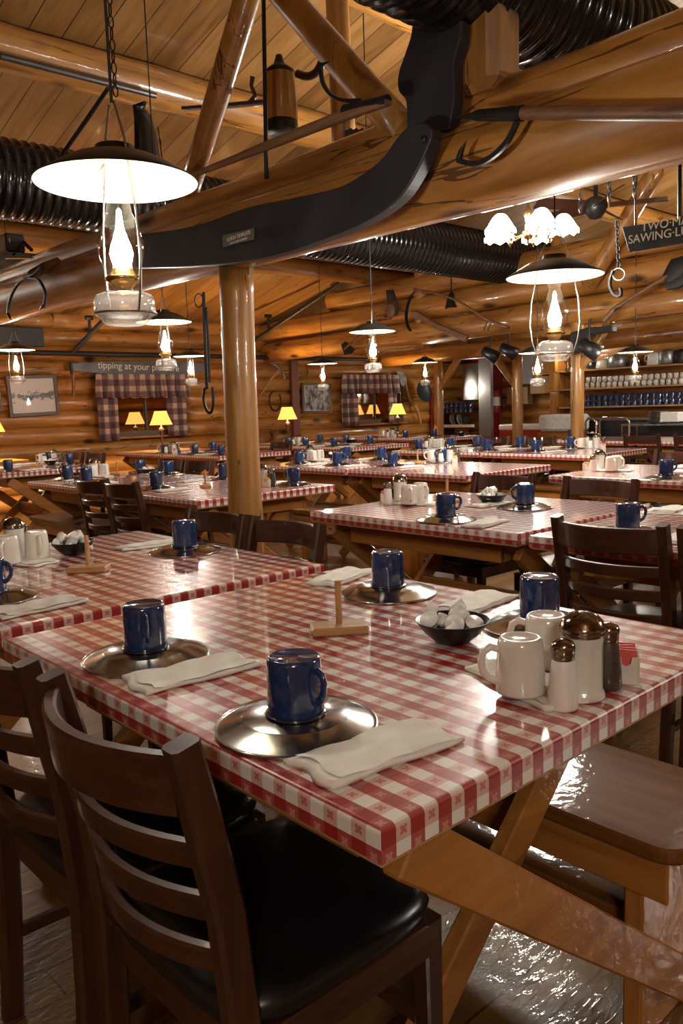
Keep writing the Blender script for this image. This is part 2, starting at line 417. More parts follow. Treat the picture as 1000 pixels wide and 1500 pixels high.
def ceil_mat():
    m, nt, b = newmat('pine_plank_ceiling')
    tc = N(nt, 'ShaderNodeTexCoord'); sp = N(nt, 'ShaderNodeSeparateXYZ'); nt.links.new(tc.outputs['Object'], sp.inputs[0])
    q = math_(nt, 'DIVIDE', sp.outputs[0], .235); fr = math_(nt, 'FRACT', q); fl = math_(nt, 'FLOOR', q)
    gap = math_(nt, 'LESS_THAN', fr, .035)
    wn = N(nt, 'ShaderNodeTexWhiteNoise', noise_dimensions='1D'); nt.links.new(fl, wn.inputs['W'])
    ms = N(nt, 'ShaderNodeMapping'); ms.inputs['Scale'].default_value = (9, 1, 1); nt.links.new(tc.outputs['Object'], ms.inputs['Vector'])
    nz = N(nt, 'ShaderNodeTexNoise', i_Scale=1.5, i_Detail=6.0, i_Distortion=.8); nt.links.new(ms.outputs[0], nz.inputs['Vector'])
    f = math_(nt, 'ADD', math_(nt, 'MULTIPLY', nz.outputs[0], .7), math_(nt, 'MULTIPLY', wn.outputs[0], .3))
    c = ramp(nt, f, [(.25, (.12, .052, .013)), (.5, (.23, .112, .031)), (.75, (.33, .17, .055))])
    vo = N(nt, 'ShaderNodeTexVoronoi', i_Scale=2.2); nt.links.new(tc.outputs['Object'], vo.inputs['Vector'])
    c = mixc(nt, ramp(nt, vo.outputs['Distance'], [(.03, (1,1,1)), (.07, (0,0,0))]), c, (.06, .025, .01))
    c = mixc(nt, gap, c, (.03, .012, .005)); nt.links.new(c, b.inputs['Base Color'])
    b.inputs['Roughness'].default_value = .42; b.inputs['Coat Weight'].default_value = .15
    return m
M['ceiling'] = ceil_mat()
# ------------------------------------------------------------------ the setting
rnd = random.Random(3)
def logmb(mb, a, b, r0, r1=None, seg=16, n=None, wob=.03, capr=True, ph=None, bend=.006):
    a = Vector(a); b = Vector(b); r1 = r1 or r0; L = (b-a).length
    n = n or max(4, int(L/.25)); p1, p2 = rnd.random()*9, rnd.random()*9
    pts = []; rs = []
    if capr: pts.append(a.copy()); rs.append(r0*.86)
    for i in range(n+1):
        t = i/n; t_ = min(max(t, .012/L if i == 0 else 0), 1 - (.012/L if i == n else 0))
        p = a.lerp(b, t_)
        p += Vector((sin(t*L*1.7+p1), sin(t*L*1.3+p2), cos(t*L*1.5+p1))) * bend
        pts.append(p); rs.append((r0+(r1-r0)*t) * (1 + wob*sin(t*L*4.1+p2) + wob*.6*sin(t*L*9.3+p1)))
    if capr: pts.append(b.copy()); rs.append(r1*.86)
    return mb.tube(pts, rs, seg)
def log(name, a, b, r0, r1=None, mat=None, parent=None, **k):
    return logmb(MB(), a, b, r0, r1, **k).build(name, mat, parent)

YW, XW = 10.3, 13.0
ZE, SL, YR = 2.62, .25, .5           # eave height, roof slope, ridge line
YN, XN = -7.0, -5.0
def roofz(y): return ZE + SL*(YW-y) if y > YR else ZE + SL*(YW-YR) - .30*(YR-y)
tag(MB().box(XN, XW+.3, YN, YW+.3, -.06, 0).build('floor', M['floor']), kind='structure')
mb = MB(); mb.add([(XN,YW+.3,roofz(YW+.3)),(XW+.3,YW+.3,roofz(YW+.3)),(XW+.3,YR,roofz(YR)),(XN,YR,roofz(YR)),
                   (XN,YW+.3,roofz(YW+.3)+.08),(XW+.3,YW+.3,roofz(YW+.3)+.08),(XW+.3,YR,roofz(YR)+.08),(XN,YR,roofz(YR)+.08)],
                  [(3,2,1,0),(4,5,6,7),(0,1,5,4),(1,2,6,5),(3,0,4,7)])
mb.add([(XN,YR,roofz(YR)),(XW+.3,YR,roofz(YR)),(XW+.3,YN,roofz(YN)),(XN,YN,roofz(YN)),
        (XN,YR,roofz(YR)+.08),(XW+.3,YR,roofz(YR)+.08),(XW+.3,YN,roofz(YN)+.08),(XN,YN,roofz(YN)+.08)],
       [(3,2,1,0),(4,5,6,7),(1,2,6,5),(3,0,4,7),(2,3,7,6)])
tag(mb.build('ceiling', M['ceiling']), kind='structure')

WIN = [(4.86, 6.02, .98, 1.72), (9.62, 10.86, .98, 1.72)]
mb = MB(); H = .222
for k in range(12):
    z = .11 + k*H
    if z > 2.68: break
    cuts = [(XN, XW+.2)]
    for (a, b, z0, z1) in WIN:
        if z0-.05 < z < z1+.05:
            cuts = [q for c in cuts for q in (((c[0], a-.03), (b+.03, c[1])) if c[0] < a and c[1] > b else (c,))]
    for a, b in cuts:
        jig = .012*sin(k*2.3)
        # joints between logs
        x = a
        while x < b - .01:
            e = min(b, x + (4.2 + .9*sin(k*1.7+x)))
            if b - e < 1.0: e = b
            logmb(mb, (x+.004, YW+.03+jig, z), (e-.004, YW+.03+jig, z), .128+.004*sin(k*5+x), wob=.02, seg=18)
            x = e
tag(mb.build('wall_left', M['logX']), kind='structure')
mb = MB()
for k in range(24):
    z = .11 + k*H
    y1 = YW; y0 = YN
    if z > ZE-.05:
        y1 = YW - (z-ZE+.1)/SL
        y0 = YR - (roofz(YR)-z-.05)/.30
        if y1 <= YR + .2: break
    logmb(mb, (XW+.05, max(y0, YN), z), (XW+.05, y1, z), .126, wob=.02, seg=14)
tag(mb.build('wall_far', M['logY']), kind='structure')
tag(MB().box(XN, XW, YN-.12, YN, 0, roofz(YN)+.02).build('wall_right', M['logX']), kind='structure')
mb = MB()
mb.add([(XN,YN,0),(XN,YW,0),(XN,YW,roofz(YW)),(XN,YR,roofz(YR)),(XN,YN,roofz(YN)),(XN-.12,YN,0),(XN-.12,YW,0),(XN-.12,YW,roofz(YW)),(XN-.12,YR,roofz(YR)),(XN-.12,YN,roofz(YN))],
       [(0,1,2,3,4),(9,8,7,6,5)] + [(i,(i+1)%5,5+(i+1)%5,5+i) for i in range(5)])
tag(mb.build('wall_near', M['logY']), kind='structure')

# windows in the left wall
for i, (a, b, z0, z1) in enumerate(WIN):
    w = empty(f'window_{i+1}', ((a+b)/2, YW, 0)); tag(w, kind='structure')
    mb = MB(); cx = (a+b)/2
    for (p, q, r_, s_) in ((a-cx-.05, a-cx+.03, z0-.05, z1+.05), (b-cx-.03, b-cx+.05, z0-.05, z1+.05), (a-cx, b-cx, z1-.03, z1+.05), (a-cx, b-cx, z0-.05, z0+.03)):
        mb.box(p, q, -.12, .08, r_, s_, bev=.006)
    mb.build('window_frame', M['frame'], w)
    MB().box(-.015, .015, -.03, .02, z0, z1, bev=.003).box(a-cx, b-cx, -.025, .015, (z0+z1)/2-.012+.16, (z0+z1)/2+.012+.16).build('glazing_bar', M['frame'], w)
    MB().box(a-cx, b-cx, .0, .006, z0, z1).build('pane', M['clear'], w)
    MB().box(a-cx-.08, b-cx+.08, -.2, 0, z0-.08, z0-.045, bev=.008).build('window_sill', M['logX'], w)

# ---------------------------------------------------------------- roof frame: beams, posts, braces
XB = 1.7
t = empty('tie_beam', (XB, 2, 1.9), 'huge varnished log tie beam crossing the frame above the foreground', 'beam')
def P(o, w): return Vector(w) - o.location
def chl(parent, name, a, b, r0, r1=None, mat=None, **k):
    return logmb(MB(), P(parent, a), P(parent, b), r0, r1, **k).build(name, mat, parent)
chl(t, 'main_log', (XB, -3.0, 2.00), (XB, 10.1, 2.145), .150, .142, M['logY'], seg=40, wob=.012)
chl(t, 'upper_log', (XB+.06, -3.0, 2.19), (XB+.06, 10.1, 2.31), .095, .095, M['logY'], seg=26, wob=.03)
# post under the beam
pb = atx(337, 760, XB)
o = log('log_post', (XB, 2.62, 0), (XB, 2.60, 1.93), .087, .079, M['postZ'], seg=28, wob=.025, n=14)
tag(o, 'peeled honey-coloured log post holding up the big tie beam', 'post')
# braces of this truss
for lab, p0, p1, r0, r1 in (('round log brace leaning right above the long pole, left of the vertical black rod', atx(272, 285, XB+.02), atx(378, -60, XB+.02), .055, .06),
                        ('thick dark log brace slanting down to the black curved runner', atx(598, 200, XB+.02), atx(382, -52, XB+.02), .062, .066)):
    tag(log('log_brace', p0, p0.lerp(p1, 1.35), r0, r1, M['logZ'], seg=20, wob=.02), lab, 'brace', 'braces of the front truss')
p0 = atx(710, 175, XB)
o = MB().box(-.085, .085, -.085, .085, 0, .28, bev=.03).build('king_post', M['postZ']); o.location = (XB+.02, p0.y, 2.27)
tag(o, 'squared dark post with a knot standing on the tie beam under the duct', 'post')
# purlins under the roof
def purlin(y, r, lab):
    z = roofz(y) - r*1.0
    tag(log('roof_purlin', (XN+.1, y, z), (XW-.1, y, z), r, r, M['logX'], seg=20, wob=.03), lab, 'beam', 'roof purlins')
purlin(5.18, .155, 'long round purlin under the planks at upper left')
purlin(3.70, .13, 'round purlin under the planks at the top centre, lit from below')
purlin(7.9, .12, 'low round purlin near the eaves over the window tables')
# second truss with stacked header logs
XH = 7.7
t = empty('header_beam', (XH, 5, 2.2), 'stack of three heavy logs spanning the room behind the hanging lanterns', 'beam')
for k, (z, r, yy) in enumerate(((2.20, .165, YW-.1), (2.52, .165, YW-.1), (2.83, .15, 8.6))):
    chl(t, 'header_log', (XH, -3.0, z+.1), (XH, yy, z-.02), r, r*.95, M['logY'], seg=24, wob=.025)
def upright(px, ytop, ybot, X, r, lab, z1=None, brace=None):
    a = atx(px, ytop, X)
    o = log('log_post', (X, a.y, 0), (X, a.y, z1 or a.z), r, r*.95, M['postZ'], seg=18, wob=.03)
    tag(o, lab, 'post')
    return a
a = upright(845, 500, 650, XH, .075, 'log post in front of the mug shelves, under a black bracket', 2.16)
o = MB().board((XH, a.y, 1.55), (XH, a.y-.42, 2.1), .09, .08, (1,0,0), .015).build('corner_brace', M['postZ']); tag(o, 'short log brace rising right from the post before the mug shelves', 'brace')
XQ = 10.2
a1 = upright(641, 530, 655, XQ, .085, 'log post left of the dark shelf rack')
a2 = upright(757, 520, 640, XQ, .085, 'split log post right of the fire extinguisher')
for a, dy, lab in ((a1, -.45, 'short brace rising right from the post beside the dark rack'), (a2, .45, 'short brace rising left from the post beside the fire extinguisher')):
    o = MB().board((XQ, a.y, a.z-.5), (XQ, a.y+dy, a.z+.02), .11, .1, (1,0,0), .02).build('corner_brace', M['postZ']); tag(o, lab, 'brace')
tag(log('cross_log', (XQ, 1.0, a1.z+.12), (XQ, YW-.1, a1.z+.12), .13, .13, M['logY'], seg=20), 'far log beam resting on the two thin posts near the fire extinguisher', 'beam')
# diagonal braces / uprights of the second truss
for (x0, y0, x1, y1, X, r, lab) in ((748, 415, 838, 300, XH, .07, 'upright stub of log over the stacked header, beside the chandelier'),
                                 (860, 420, 960, 250, XH-.3, .09, 'rough slanting log brace behind the ceiling fan'),):
    p, q = atx(x0, y0, X), atx(x1, y1, X)
    if x0 == 748: p, q = atx(823, 415, X), atx(812, 330, X)
    tag(log('truss_log', p, q, r, r, M['logZ'], seg=16), lab, 'beam')
p = atx(620, 470, XH); q = atx(618, 400, XH)
tag(log('truss_log', (XH, p.y, p.z-.1), (XH, p.y, roofz(p.y)-.02), .11, .11, M['postZ'], seg=18), 'short upright log between the stacked header and the roof, right of centre', 'beam')
# vertical painted board on the window wall, with the wall pipe in front
p = aty(430, 560, YW-.13)
tag(MB().box(p.x-.075, p.x+.075, YW-.18, YW-.125, .02, 2.45, bev=.004).build('trim_1', M['redpaint']), kind='structure')
p = aty(633, 600, YW-.13)
tag(MB().box(p.x-.06, p.x+.06, YW-.18, YW-.125, .02, 1.4, bev=.004).build('trim_2', M['red']), kind='structure')
# ------------------------------------------------------------------ furniture prototypes
TH = .76; TD = 40.64*CELL; TW = 46.8*CELL; SK = .043
def nest(root, child, under):
    ks = {c.name.split('.')[0]: c for c in root.children}
    ks[child].parent = ks[under]
def make_table():
    root = empty('dining_table', (0,0,0), 'x', 'table', 'checked dining tables')
    # vinyl cover with rolled edges; UV counted in checks
    r = .008
    prof = [(r + 0.0, 0.0)] + [(r*(1-sin(a)), r*(1-cos(a))) for a in (PI/8, PI/4, 3*PI/8, PI/2)] + [(0.0, SK)]
    vs = []; fs = []; uv = []; mb = MB()
    def ring(e, d): return [(e, e, TH-d), (TD-e, e, TH-d), (TD-e, TW-e, TH-d), (e, TW-e, TH-d)]
    rg = [ring(*p) for p in prof]
    q = rg[0]; mb.add(q, [(0,1,2,3)], False, [[(p[0]/CELL, p[1]/CELL) for p in q]])
    for k in range(len(prof)-1):
        t0, t1 = prof[k][0]-prof[k][1], prof[k+1][0]-prof[k+1][1]
        for s in range(4):
            a, b = rg[k][s], rg[k][(s+1)%4]; c, d = rg[k+1][(s+1)%4], rg[k+1][s]
            if s == 0: u = [(a[0], t0), (b[0], t0), (c[0], t1), (d[0], t1)]
            elif s == 1: u = [(TD-t0, a[1]), (TD-t0, b[1]), (TD-t1, c[1]), (TD-t1, d[1])]
            elif s == 2: u = [(a[0], TW-t0), (b[0], TW-t0), (c[0], TW-t1), (d[0], TW-t1)]
            else: u = [(t0, a[1]), (t0, b[1]), (t1, c[1]), (t1, d[1])]
            mb.add([a, d, c, b], [(0,1,2,3)], k < 4, [[(x/CELL, y/CELL) for x, y in (u[0], u[3], u[2], u[1])]])
    mb.build('vinyl_cover', M['gingham'], root)
    MB().box(.003, TD-.003, .003, TW-.003, TH-SK-.008, TH-SK+.004, bev=.002).box(.01, TD-.01, .01, TW-.01, TH-SK, TH-.004).build('table_board', M['block'], root)
    z0, z1 = TH-SK-.105, TH-SK-.008; i = .11
    for x in (i, TD-i-.03): MB().box(x, x+.03, .16, TW-.16, z0, z1, bev=.003).build('side_rail', M['brdY'], root)
    for y in (.16, TW-.16-.035):
        MB().box(i+.031, TD-i-.031, y, y+.035, z0, z1, bev=.003).build('end_rail', M['brdX'], root)
        yy = .062 if y < .5 else TW-.062
        a, b = (.10, yy, z1-.03), (TD-.075, yy, .02)
        MB().board(a, b, .087, .034).build('leg', M['brdX'], root)
        yb = .235 if y < .5 else TW-.235
        MB().board((TD-.17, yb, z1-.03), (.15, yb, .02), .075, .034).build('leg', M['brdX'], root)
    MB().board((TD/2, .255, .345), (TD/2, TW-.255, .345), .10, .032).build('stretcher', M['brdY'], root)
    return root
TABLE = Pool(make_table())

def make_chair():
    root = empty('dining_chair', (0,0,0), 'x', 'chair', 'dark ladder-back chairs')
    def post(s):
        y = s*.185
        pts = [(-.205, y, 0), (-.19, y, .25), (-.185, y, .45), (-.20, y, .62), (-.232, y, .78), (-.25, y, .862)]
        return MB().sweep(pts, [.040, .042, .046, .046, .044, .040], .034, up=(1,0,0), bev=.006)
    for s in (-1, 1): post(s).build('back_post', M['dkZ'], root)
    def slat(z, w, bulge, t=.016):
        pts = []
        for i in range(17):
            q = i/16; y = -.172 + .344*q; x0 = -.19 - .075*max(0, (z-.55)/.31)**1.2
            pts.append((x0 - bulge*(1-(2*q-1)**2), y, z))
        return MB().sweep(pts, w, t, up=(-.12,0,1), bev=.004)
    slat(.806, .082, .055, .020).build('crest_rail', M['dkY'], root)
    for z in (.705, .625, .545): slat(z, .036, .05, .018).build('back_slat', M['dkY'], root)
    # seat: rounded square vinyl cushion on a frame
    mb = MB(); n = 40
    def outline(k, inset):
        a = 2*PI*k/n; c, s = cos(a), sin(a); p = 4.5
        rr = 1/((abs(c)**p + abs(s)**p)**(1/p))
        return (.008 + c*rr*(.212-inset), s*rr*(.205-inset))
    rings = [(.012, .432), (.002, .445), (.0, .458), (.006, .472), (.022, .482), (.06, .488), (.12, .490), (.19, .490)]
    vs = [(*outline(k, i), z) for (i, z) in rings for k in range(n)]
    fs = [(r*n+k, r*n+(k+1)%n, (r+1)*n+(k+1)%n, (r+1)*n+k) for r in range(len(rings)-1) for k in range(n)]
    fs += [tuple(range(n))[::-1], tuple((len(rings)-1)*n+k for k in range(n))]
    mb.add(vs, fs, True).build('seat_cushion', M['vinyl'], root)
    mb = MB()
    mb.box(-.17, .19, -.195, -.172, .375, .432, bev=.003).box(-.17, .19, .172, .195, .375, .432, bev=.003)
    mb.box(.172, .195, -.172, .172, .375, .432, bev=.003).box(-.19, -.168, -.168, .168, .375, .432, bev=.003)
    mb.build('seat_frame', M['dkX'], root)
    for s in (-1, 1):
        MB().sweep([(.185, s*.178, 0), (.18, s*.176, .432)], [.03, .04], [.03, .038], up=(1,0,0), bev=.004).build('front_leg', M['dkZ'], root)
        MB().box(-.185, .17, s*.18-.01, s*.18+.01, .17, .195, bev=.003).build('stretcher', M['dkX'], root)
    MB().box(.165, .185, -.165, .165, .24, .265, bev=.003).build('stretcher', M['dkY'], root)
    return root
_r = make_chair(); nest(_r, 'seat_cushion', 'seat_frame'); CHAIR = Pool(_r)

def make_bench():
    """long axis y, origin at the -y end, centre of width"""
    root = empty('bench', (0,0,0), 'x', 'bench', 'wooden benches')
    L = 1.28; W = .34; r = .05
    poly = []
    for (cx_, cy_, a0) in ((W/2-r, r, -90), (W/2-r, L-r, 0), (-W/2+r, L-r, 90), (-W/2+r, r, 180)):
        for k in range(7): a = math.radians(a0 + 15*k); poly.append((cx_ + r*cos(a), cy_ + r*sin(a)))
    mb = MB(); n = len(poly)
    lay = [(.985, .418), (1, .424), (1, .444), (.99, .450)]
    cx0, cy0 = 0, L/2
    vs = [(p[0]*s, cy0+(p[1]-cy0)*(1-(1-s)*.3), z) for s, z in lay for p in poly]
    fs = [(i*n+k, i*n+(k+1)%n, (i+1)*n+(k+1)%n, (i+1)*n+k) for i in range(3) for k in range(n)] + [tuple(range(n))[::-1], tuple(3*n+k for k in range(n))]
    mb.add(vs, fs).build('seat', M['bench'], root)
    for x in (-W/2+.02, W/2-.045): MB().box(x, x+.025, .03, L-.03, .33, .418, bev=.004).build('apron', M['brdY'], root)
    for y in (.09, L-.13): MB().box(-W/2+.046, W/2-.046, y, y+.04, 0, .418, bev=.005).build('leg', M['brdZ'], root)
    MB().box(-.07, .07, .13, L-.13, .19, .225, bev=.004).build('stretcher', M['bench'], root)
    return root
BENCH = Pool(make_bench())

# ------------------------------------------------------------------ tableware prototypes
def make_mug():
    root = empty('enamel_mug', (0,0,0), 'x', 'mug', 'upside-down navy enamel mugs')
    MB().lathe([(.0425,.003),(.0425,.030),(.0420,.085),(.0405,.0905),(.037,.093),(.035,.0915),(.0,.0915)], 36).build('body', M['navy'], root)
    MB().tube([(.0450*cos(a), .0450*sin(a), .003) for a in [2*PI*k/36 for k in range(36)]], .003, 8, closed=True).build('rim', M['navyrim'], root)
    pts = [(.040,0,.076),(.052,0,.0775),(.061,0,.072),(.0645,0,.061),(.0625,0,.046),(.055,0,.033),(.045,0,.027),(.040,0,.028)]
    MB().tube(pts, [.0065,.0065,.0062,.006,.006,.0062,.0065,.0065], 10, flat=.6).build('handle', M['navy'], root)
    return root
_r = make_mug(); nest(_r, 'rim', 'body'); MUG = Pool(_r)
def make_plate():
    o = MB().lathe([(.1265,.0015),(.1275,.004),(.1262,.006),(.1225,.0048)], 64).lathe([(.1225,.0048),(.1195,.0050),(.084,.0195)], 64).lathe([(.084,.0195),(.0825,.0205),(.0,.0205)], 64).build('steel_plate', M['steel'])
    return tag(o, 'x', 'plate', 'upturned steel plates')
PLATE = Pool(make_plate())
def napkin(w, l, seed, name='paper_napkin', lab='x'):
    R = random.Random(seed); nx, ny = 12, 22; vs = []; fs = []
    f1, f2, f3 = R.random()*6, R.random()*6, R.random()*6
    def h(i, j):
        x, y = i/nx, j/ny
        return .004 + .0025*abs(sin(x*7+f1+y*3)) + .003*abs(sin(y*9+f2+x*2)) + .004*max(0, sin(x*3.0+f3))*y
    def xy(i, j):
        x = (i/nx-.5)*w*(1+.05*sin(j*.4+f2)); y = (j/ny-.5)*l + .006*sin(i*.7+f1)
        return x, y
    for j in range(ny+1):
        for i in range(nx+1): vs.append((*xy(i, j), h(i, j)))
    for j in range(ny+1):
        for i in range(nx+1): vs.append((*xy(i, j), .0008))
    o_ = (nx+1)*(ny+1); id_ = lambda i, j: j*(nx+1)+i
    for j in range(ny):
        for i in range(nx):
            fs.append((id_(i,j), id_(i+1,j), id_(i+1,j+1), id_(i,j+1)))
            fs.append((o_+id_(i,j), o_+id_(i,j+1), o_+id_(i+1,j+1), o_+id_(i+1,j)))
    for j in range(ny): fs.append((id_(0,j), id_(0,j+1), o_+id_(0,j+1), o_+id_(0,j))); fs.append((id_(nx,j+1), id_(nx,j), o_+id_(nx,j), o_+id_(nx,j+1)))
    for i in range(nx): fs.append((id_(i+1,0), id_(i,0), o_+id_(i,0), o_+id_(i+1,0))); fs.append((id_(i,ny), id_(i+1,ny), o_+id_(i+1,ny), o_+id_(i,ny)))
    mb = MB().add(vs, fs, True)
    # second, shorter fold lying on top
    vs2 = []; fs2 = []
    for j in range(ny+1):
        for i in range(nx+1):
            x, y = xy(i, j); vs2.append((x*.93+.004*sin(j*.3), y*.9-.006, h(i, j)+.0022))
    for j in range(ny):
        for i in range(nx): fs2.append((id_(i,j), id_(i+1,j), id_(i+1,j+1), id_(i,j+1)))
    mb.add(vs2, fs2, True)
    o = mb.build(name, M['paper'])
    return tag(o, lab, 'napkin', 'folded paper napkins')
NAPS = [Pool(napkin(.105, .235, s)) for s in (2, 5, 9)]
def make_cmug():
    root = empty('cream_mug', (0,0,0), 'x', 'mug', 'upside-down cream coffee mugs')
    MB().lathe([(.036,.002),(.0405,.0),(.0415,.004),(.0405,.03),(.0372,.082),(.0355,.0895),(.032,.093),(.029,.0935),(.026,.0905),(0,.0905)], 36).build('body', M['ceramic'], root)
    pts = [(.036,0,.074),(.05,0,.078),(.062,0,.070),(.066,0,.055),(.063,0,.038),(.054,0,.025),(.040,0,.020)]
    MB().tube(pts, .0065, 10).build('handle', M['ceramic'], root)
    return root
CMUG = Pool(make_cmug())
def make_sugar():
    root = empty('sugar_shaker', (0,0,0), 'x', 'sugar shaker', 'steel-topped sugar shakers')
    seg = 40; vs = []; fs = []
    prof = [(.030,0),(.0365,.001),(.0375,.006),(.035,.013),(.0325,.017),(.0325,.090),(.034,.100),(.034,.108),(.030,.112)]
    for i, (r, z) in enumerate(prof):
        for k in range(seg):
            rr = r * (1 + (.022 if k % 4 < 2 else -.012) * (1 if .015 < z < .095 else 0))
            vs.append((rr*cos(2*PI*k/seg), rr*sin(2*PI*k/seg), z))
    fs = [(i*seg+k, i*seg+(k+1)%seg, (i+1)*seg+(k+1)%seg, (i+1)*seg+k) for i in range(len(prof)-1) for k in range(seg)] + [tuple(range(seg))[::-1]]
    MB().add(vs, fs, True).build('ribbed_glass', M['sugar'], root)
    MB().lathe([(.0355,.106),(.0375,.108),(.0375,.112),(.0365,.1135),(.0375,.115),(.0375,.119),(.036,.122),(.033,.130),(.026,.138),(.014,.1435),(0,.145)], 36).build('steel_lid', M['capmetal'], root)
    MB().prism([(-.008,0),(.008,0),(.006,.018),(-.006,.018)], .0015, Matrix.Translation((0,-.002,.1395)) @ Matrix.Rotation(.5, 4, 'X')).build('pour_flap', M['chrome'], root)
    return root
_r = make_sugar(); nest(_r, 'pour_flap', 'steel_lid'); SUGAR = Pool(_r)
def make_shaker(kind):
    root = empty(kind+'_shaker', (0,0,0), 'x', kind+' shaker', kind+' shakers on the tables')
    MB().lathe([(0,0),(.0225,.0005),(.0245,.004),(.0235,.03),(.0195,.066),(.0180,.078),(.0165,.082)], 28).build('glass_body', M[kind], root)
    MB().lathe([(.0165,.080),(.0182,.082),(.0188,.090),(.0185,.093),(.0195,.095),(.0195,.103),(.017,.109),(.009,.113),(0,.114)], 28).build('screw_cap', M['capmetal'], root)
    return root
SALT = Pool(make_shaker('salt')); PEPPER = Pool(make_shaker('pepper'))
def make_caddy(mat, nm):
    root = empty('sweetener_caddy', (0,0,0), 'x', 'packet holder', 'small china packet holders')
    mb = MB(); a, b, h, w = .036, .022, .048, .0035
    mb.box(-a, a, -b, b, 0, w, bev=.001).box(-a, a, -b, -b+w, w, h, bev=.001).box(-a, a, b-w, b, w, h, bev=.001)
    for s in (-1, 1):
        x0 = s*a - (w if s > 0 else 0)
        Mx = Matrix.Translation((s*(a-w/2), 0, 0)) @ Matrix.Rotation(PI/2, 4, 'Z') @ Matrix.Rotation(PI/2, 4, 'X')
        mb.prism([(-b+w,w),(b-w,w),(b-w,h),(.009,h),(.007,h-.012),(0,h-.016),(-.007,h-.012),(-.009,h),(-b+w,h)], w, Mx)
    mb.build('china_box', M['ceramic'], root)
    for k in range(6):
        x = -.027 + k*.0095
        MB().box(-.001, .0015, -.015, .015, 0, .055, Matrix.Translation((x, 0, .0045)) @ Matrix.Rotation(.12*sin(k*2.1), 4, 'Y') @ Matrix.Rotation(.05*cos(k*3), 4, 'X')).build('packet', mat, root)
    return root
CADDY = Pool(make_caddy(M['packet'], 'pink')); CADDYY = Pool(make_caddy(M['packety'], 'yellow'))
def make_bowl():
    o = MB().lathe([(0,0),(.030,.0),(.036,.003),(.058,.022),(.076,.046),(.0775,.0475),(.0755,.0478),(.056,.026),(.034,.008),(0,.006)], 44).build('creamer_bowl', M['bowl'])
    return tag(o, 'x', 'bowl', 'black bowls of creamers')
BOWL = Pool(make_bowl())
def make_creamer():
    root = empty('creamer_cup', (0,0,0), 'x', 'creamer', 'creamer cups in the bowls')
    MB().lathe([(0,0),(.010,.0003),(.0138,.003),(.0158,.008),(.0172,.021),(.0198,.0225),(.0198,.0235),(0,.0235)], 20).build('cup', M['creamer'], root)
    MB().lathe([(0,.0238),(.0180,.0238),(.0180,.0243),(0,.0247)], 20).build('foil_lid', M['creamer'], root)
    return root
_r = make_creamer(); nest(_r, 'foil_lid', 'cup'); CREAM = Pool(_r)
def make_stand():
    root = empty('menu_stand', (0,0,0), 'x', 'wooden stand', 'wooden peg stands')
    MB().box(-.035, .035, -.062, .062, 0, .019, bev=.004).build('base', M['block'], root)
    mb = MB(); mb.tube([(0,0,.019),(0,0,.115)], .0072, 14).build('dowel', M['block'], root)
    return root
STAND = Pool(make_stand())

# ------------------------------------------------------------------ the tables
TABS = {  # key: (X0, Y0, label, short phrase)
 'A1': (0, 0, 'largest red-checked table, filling the foreground', 'largest foreground table'),
 'A2': (0, TW+.084, 'red-checked table at the left edge, touching the foreground table', 'left foreground table'),
 'B1': (1.86, 1.13, 'checked table right of the log post with a bowl and two navy mugs', 'table right of log post'),
 'B2': (1.86, 1.13-TW-.05, 'checked table behind the big ladder-back chair at right', 'table behind right ladder-back chair'),
 'C1': (1.80, 3.22, 'checked table passing behind the log post', 'table passing behind log post'),
 'C2': (1.80, 3.22+TW+.03, 'checked table behind the two dark chairs at left', 'table behind left chair pair'),
 'G1': (2.02, 6.83, 'checked table at the left edge below the snowy framed print', 'left-edge table below framed print'),
 'E1': (3.97, 2.38-TW, 'checked table at the right edge with a cream mug and sugar jar', 'right-edge table with cream mug'),
 'D1': (3.72, 2.87, 'right half of the long mid-room checked table', 'right half of long middle table'),
 'D2': (3.72, 2.87+TW+.03, 'left half of the long mid-room checked table, beside the log post', 'left half of long middle table'),
 'H1': (4.38, 6.85, 'checked table just left of the log post, near the left window', 'window table left of log post'),
 'H2': (4.38, 6.85+TW+.03, 'checked table with a glowing lamp under the left plaid curtain', 'lamp table under left curtain'),
 'S1': (6.10, 6.55, 'checked table left of centre in front of the right window', 'table left of right window'),
 'S2': (6.10, 6.55+TW+.03, 'checked table with the glowing lamp beside the painted board', 'lamp table by painted board'),
 'F1': (5.78, 3.15, 'right half of the wide far table in front of the fire extinguisher', 'right half of wide far table'),
 'F2': (5.78, 3.15+TW+.03, 'left half of the wide far table in front of the dark rack', 'left half of wide far table'),
 'K1': (8.25, 7.05, 'far checked table in front of the dark mug rack', 'far table by dark rack'),
 'K2': (8.25, 7.05+TW+.03, 'far checked table with the lamp right of the right window', 'lamp table by right window'),
 'J1': (8.0, 3.9, 'farthest checked table in front of the white cooler', 'farthest table by white cooler'),
 'J2': (8.0, 3.9-TW-.03, 'farthest checked table behind the paired chairs at right', 'farthest table at right'),
}
for k, (x, y, lab, ph) in TABS.items(): TABLE.put((x, y, 0), 0, lab)
used_labels = {}
def uniq(lab):
    used_labels[lab] = used_labels.get(lab, 0) + 1
    if used_labels[lab] > 1: print('DUPLABEL', lab)
    return lab
def tab_of(p):
    best = None
    for k, (x, y, lab, ph) in TABS.items():
        dx = max(x-p.x, p.x-x-TD, 0); dy = max(y-p.y, p.y-y-TW, 0); d = math.hypot(dx, dy)
        if best is None or d < best[0]: best = (d, k)
    return best[1]
def clampt(k, p, m):
    x, y = TABS[k][:2]
    return Vector((min(max(p.x, x+m), x+TD-m), min(max(p.y, y+m), y+TW-m), TH))
cnt = {}
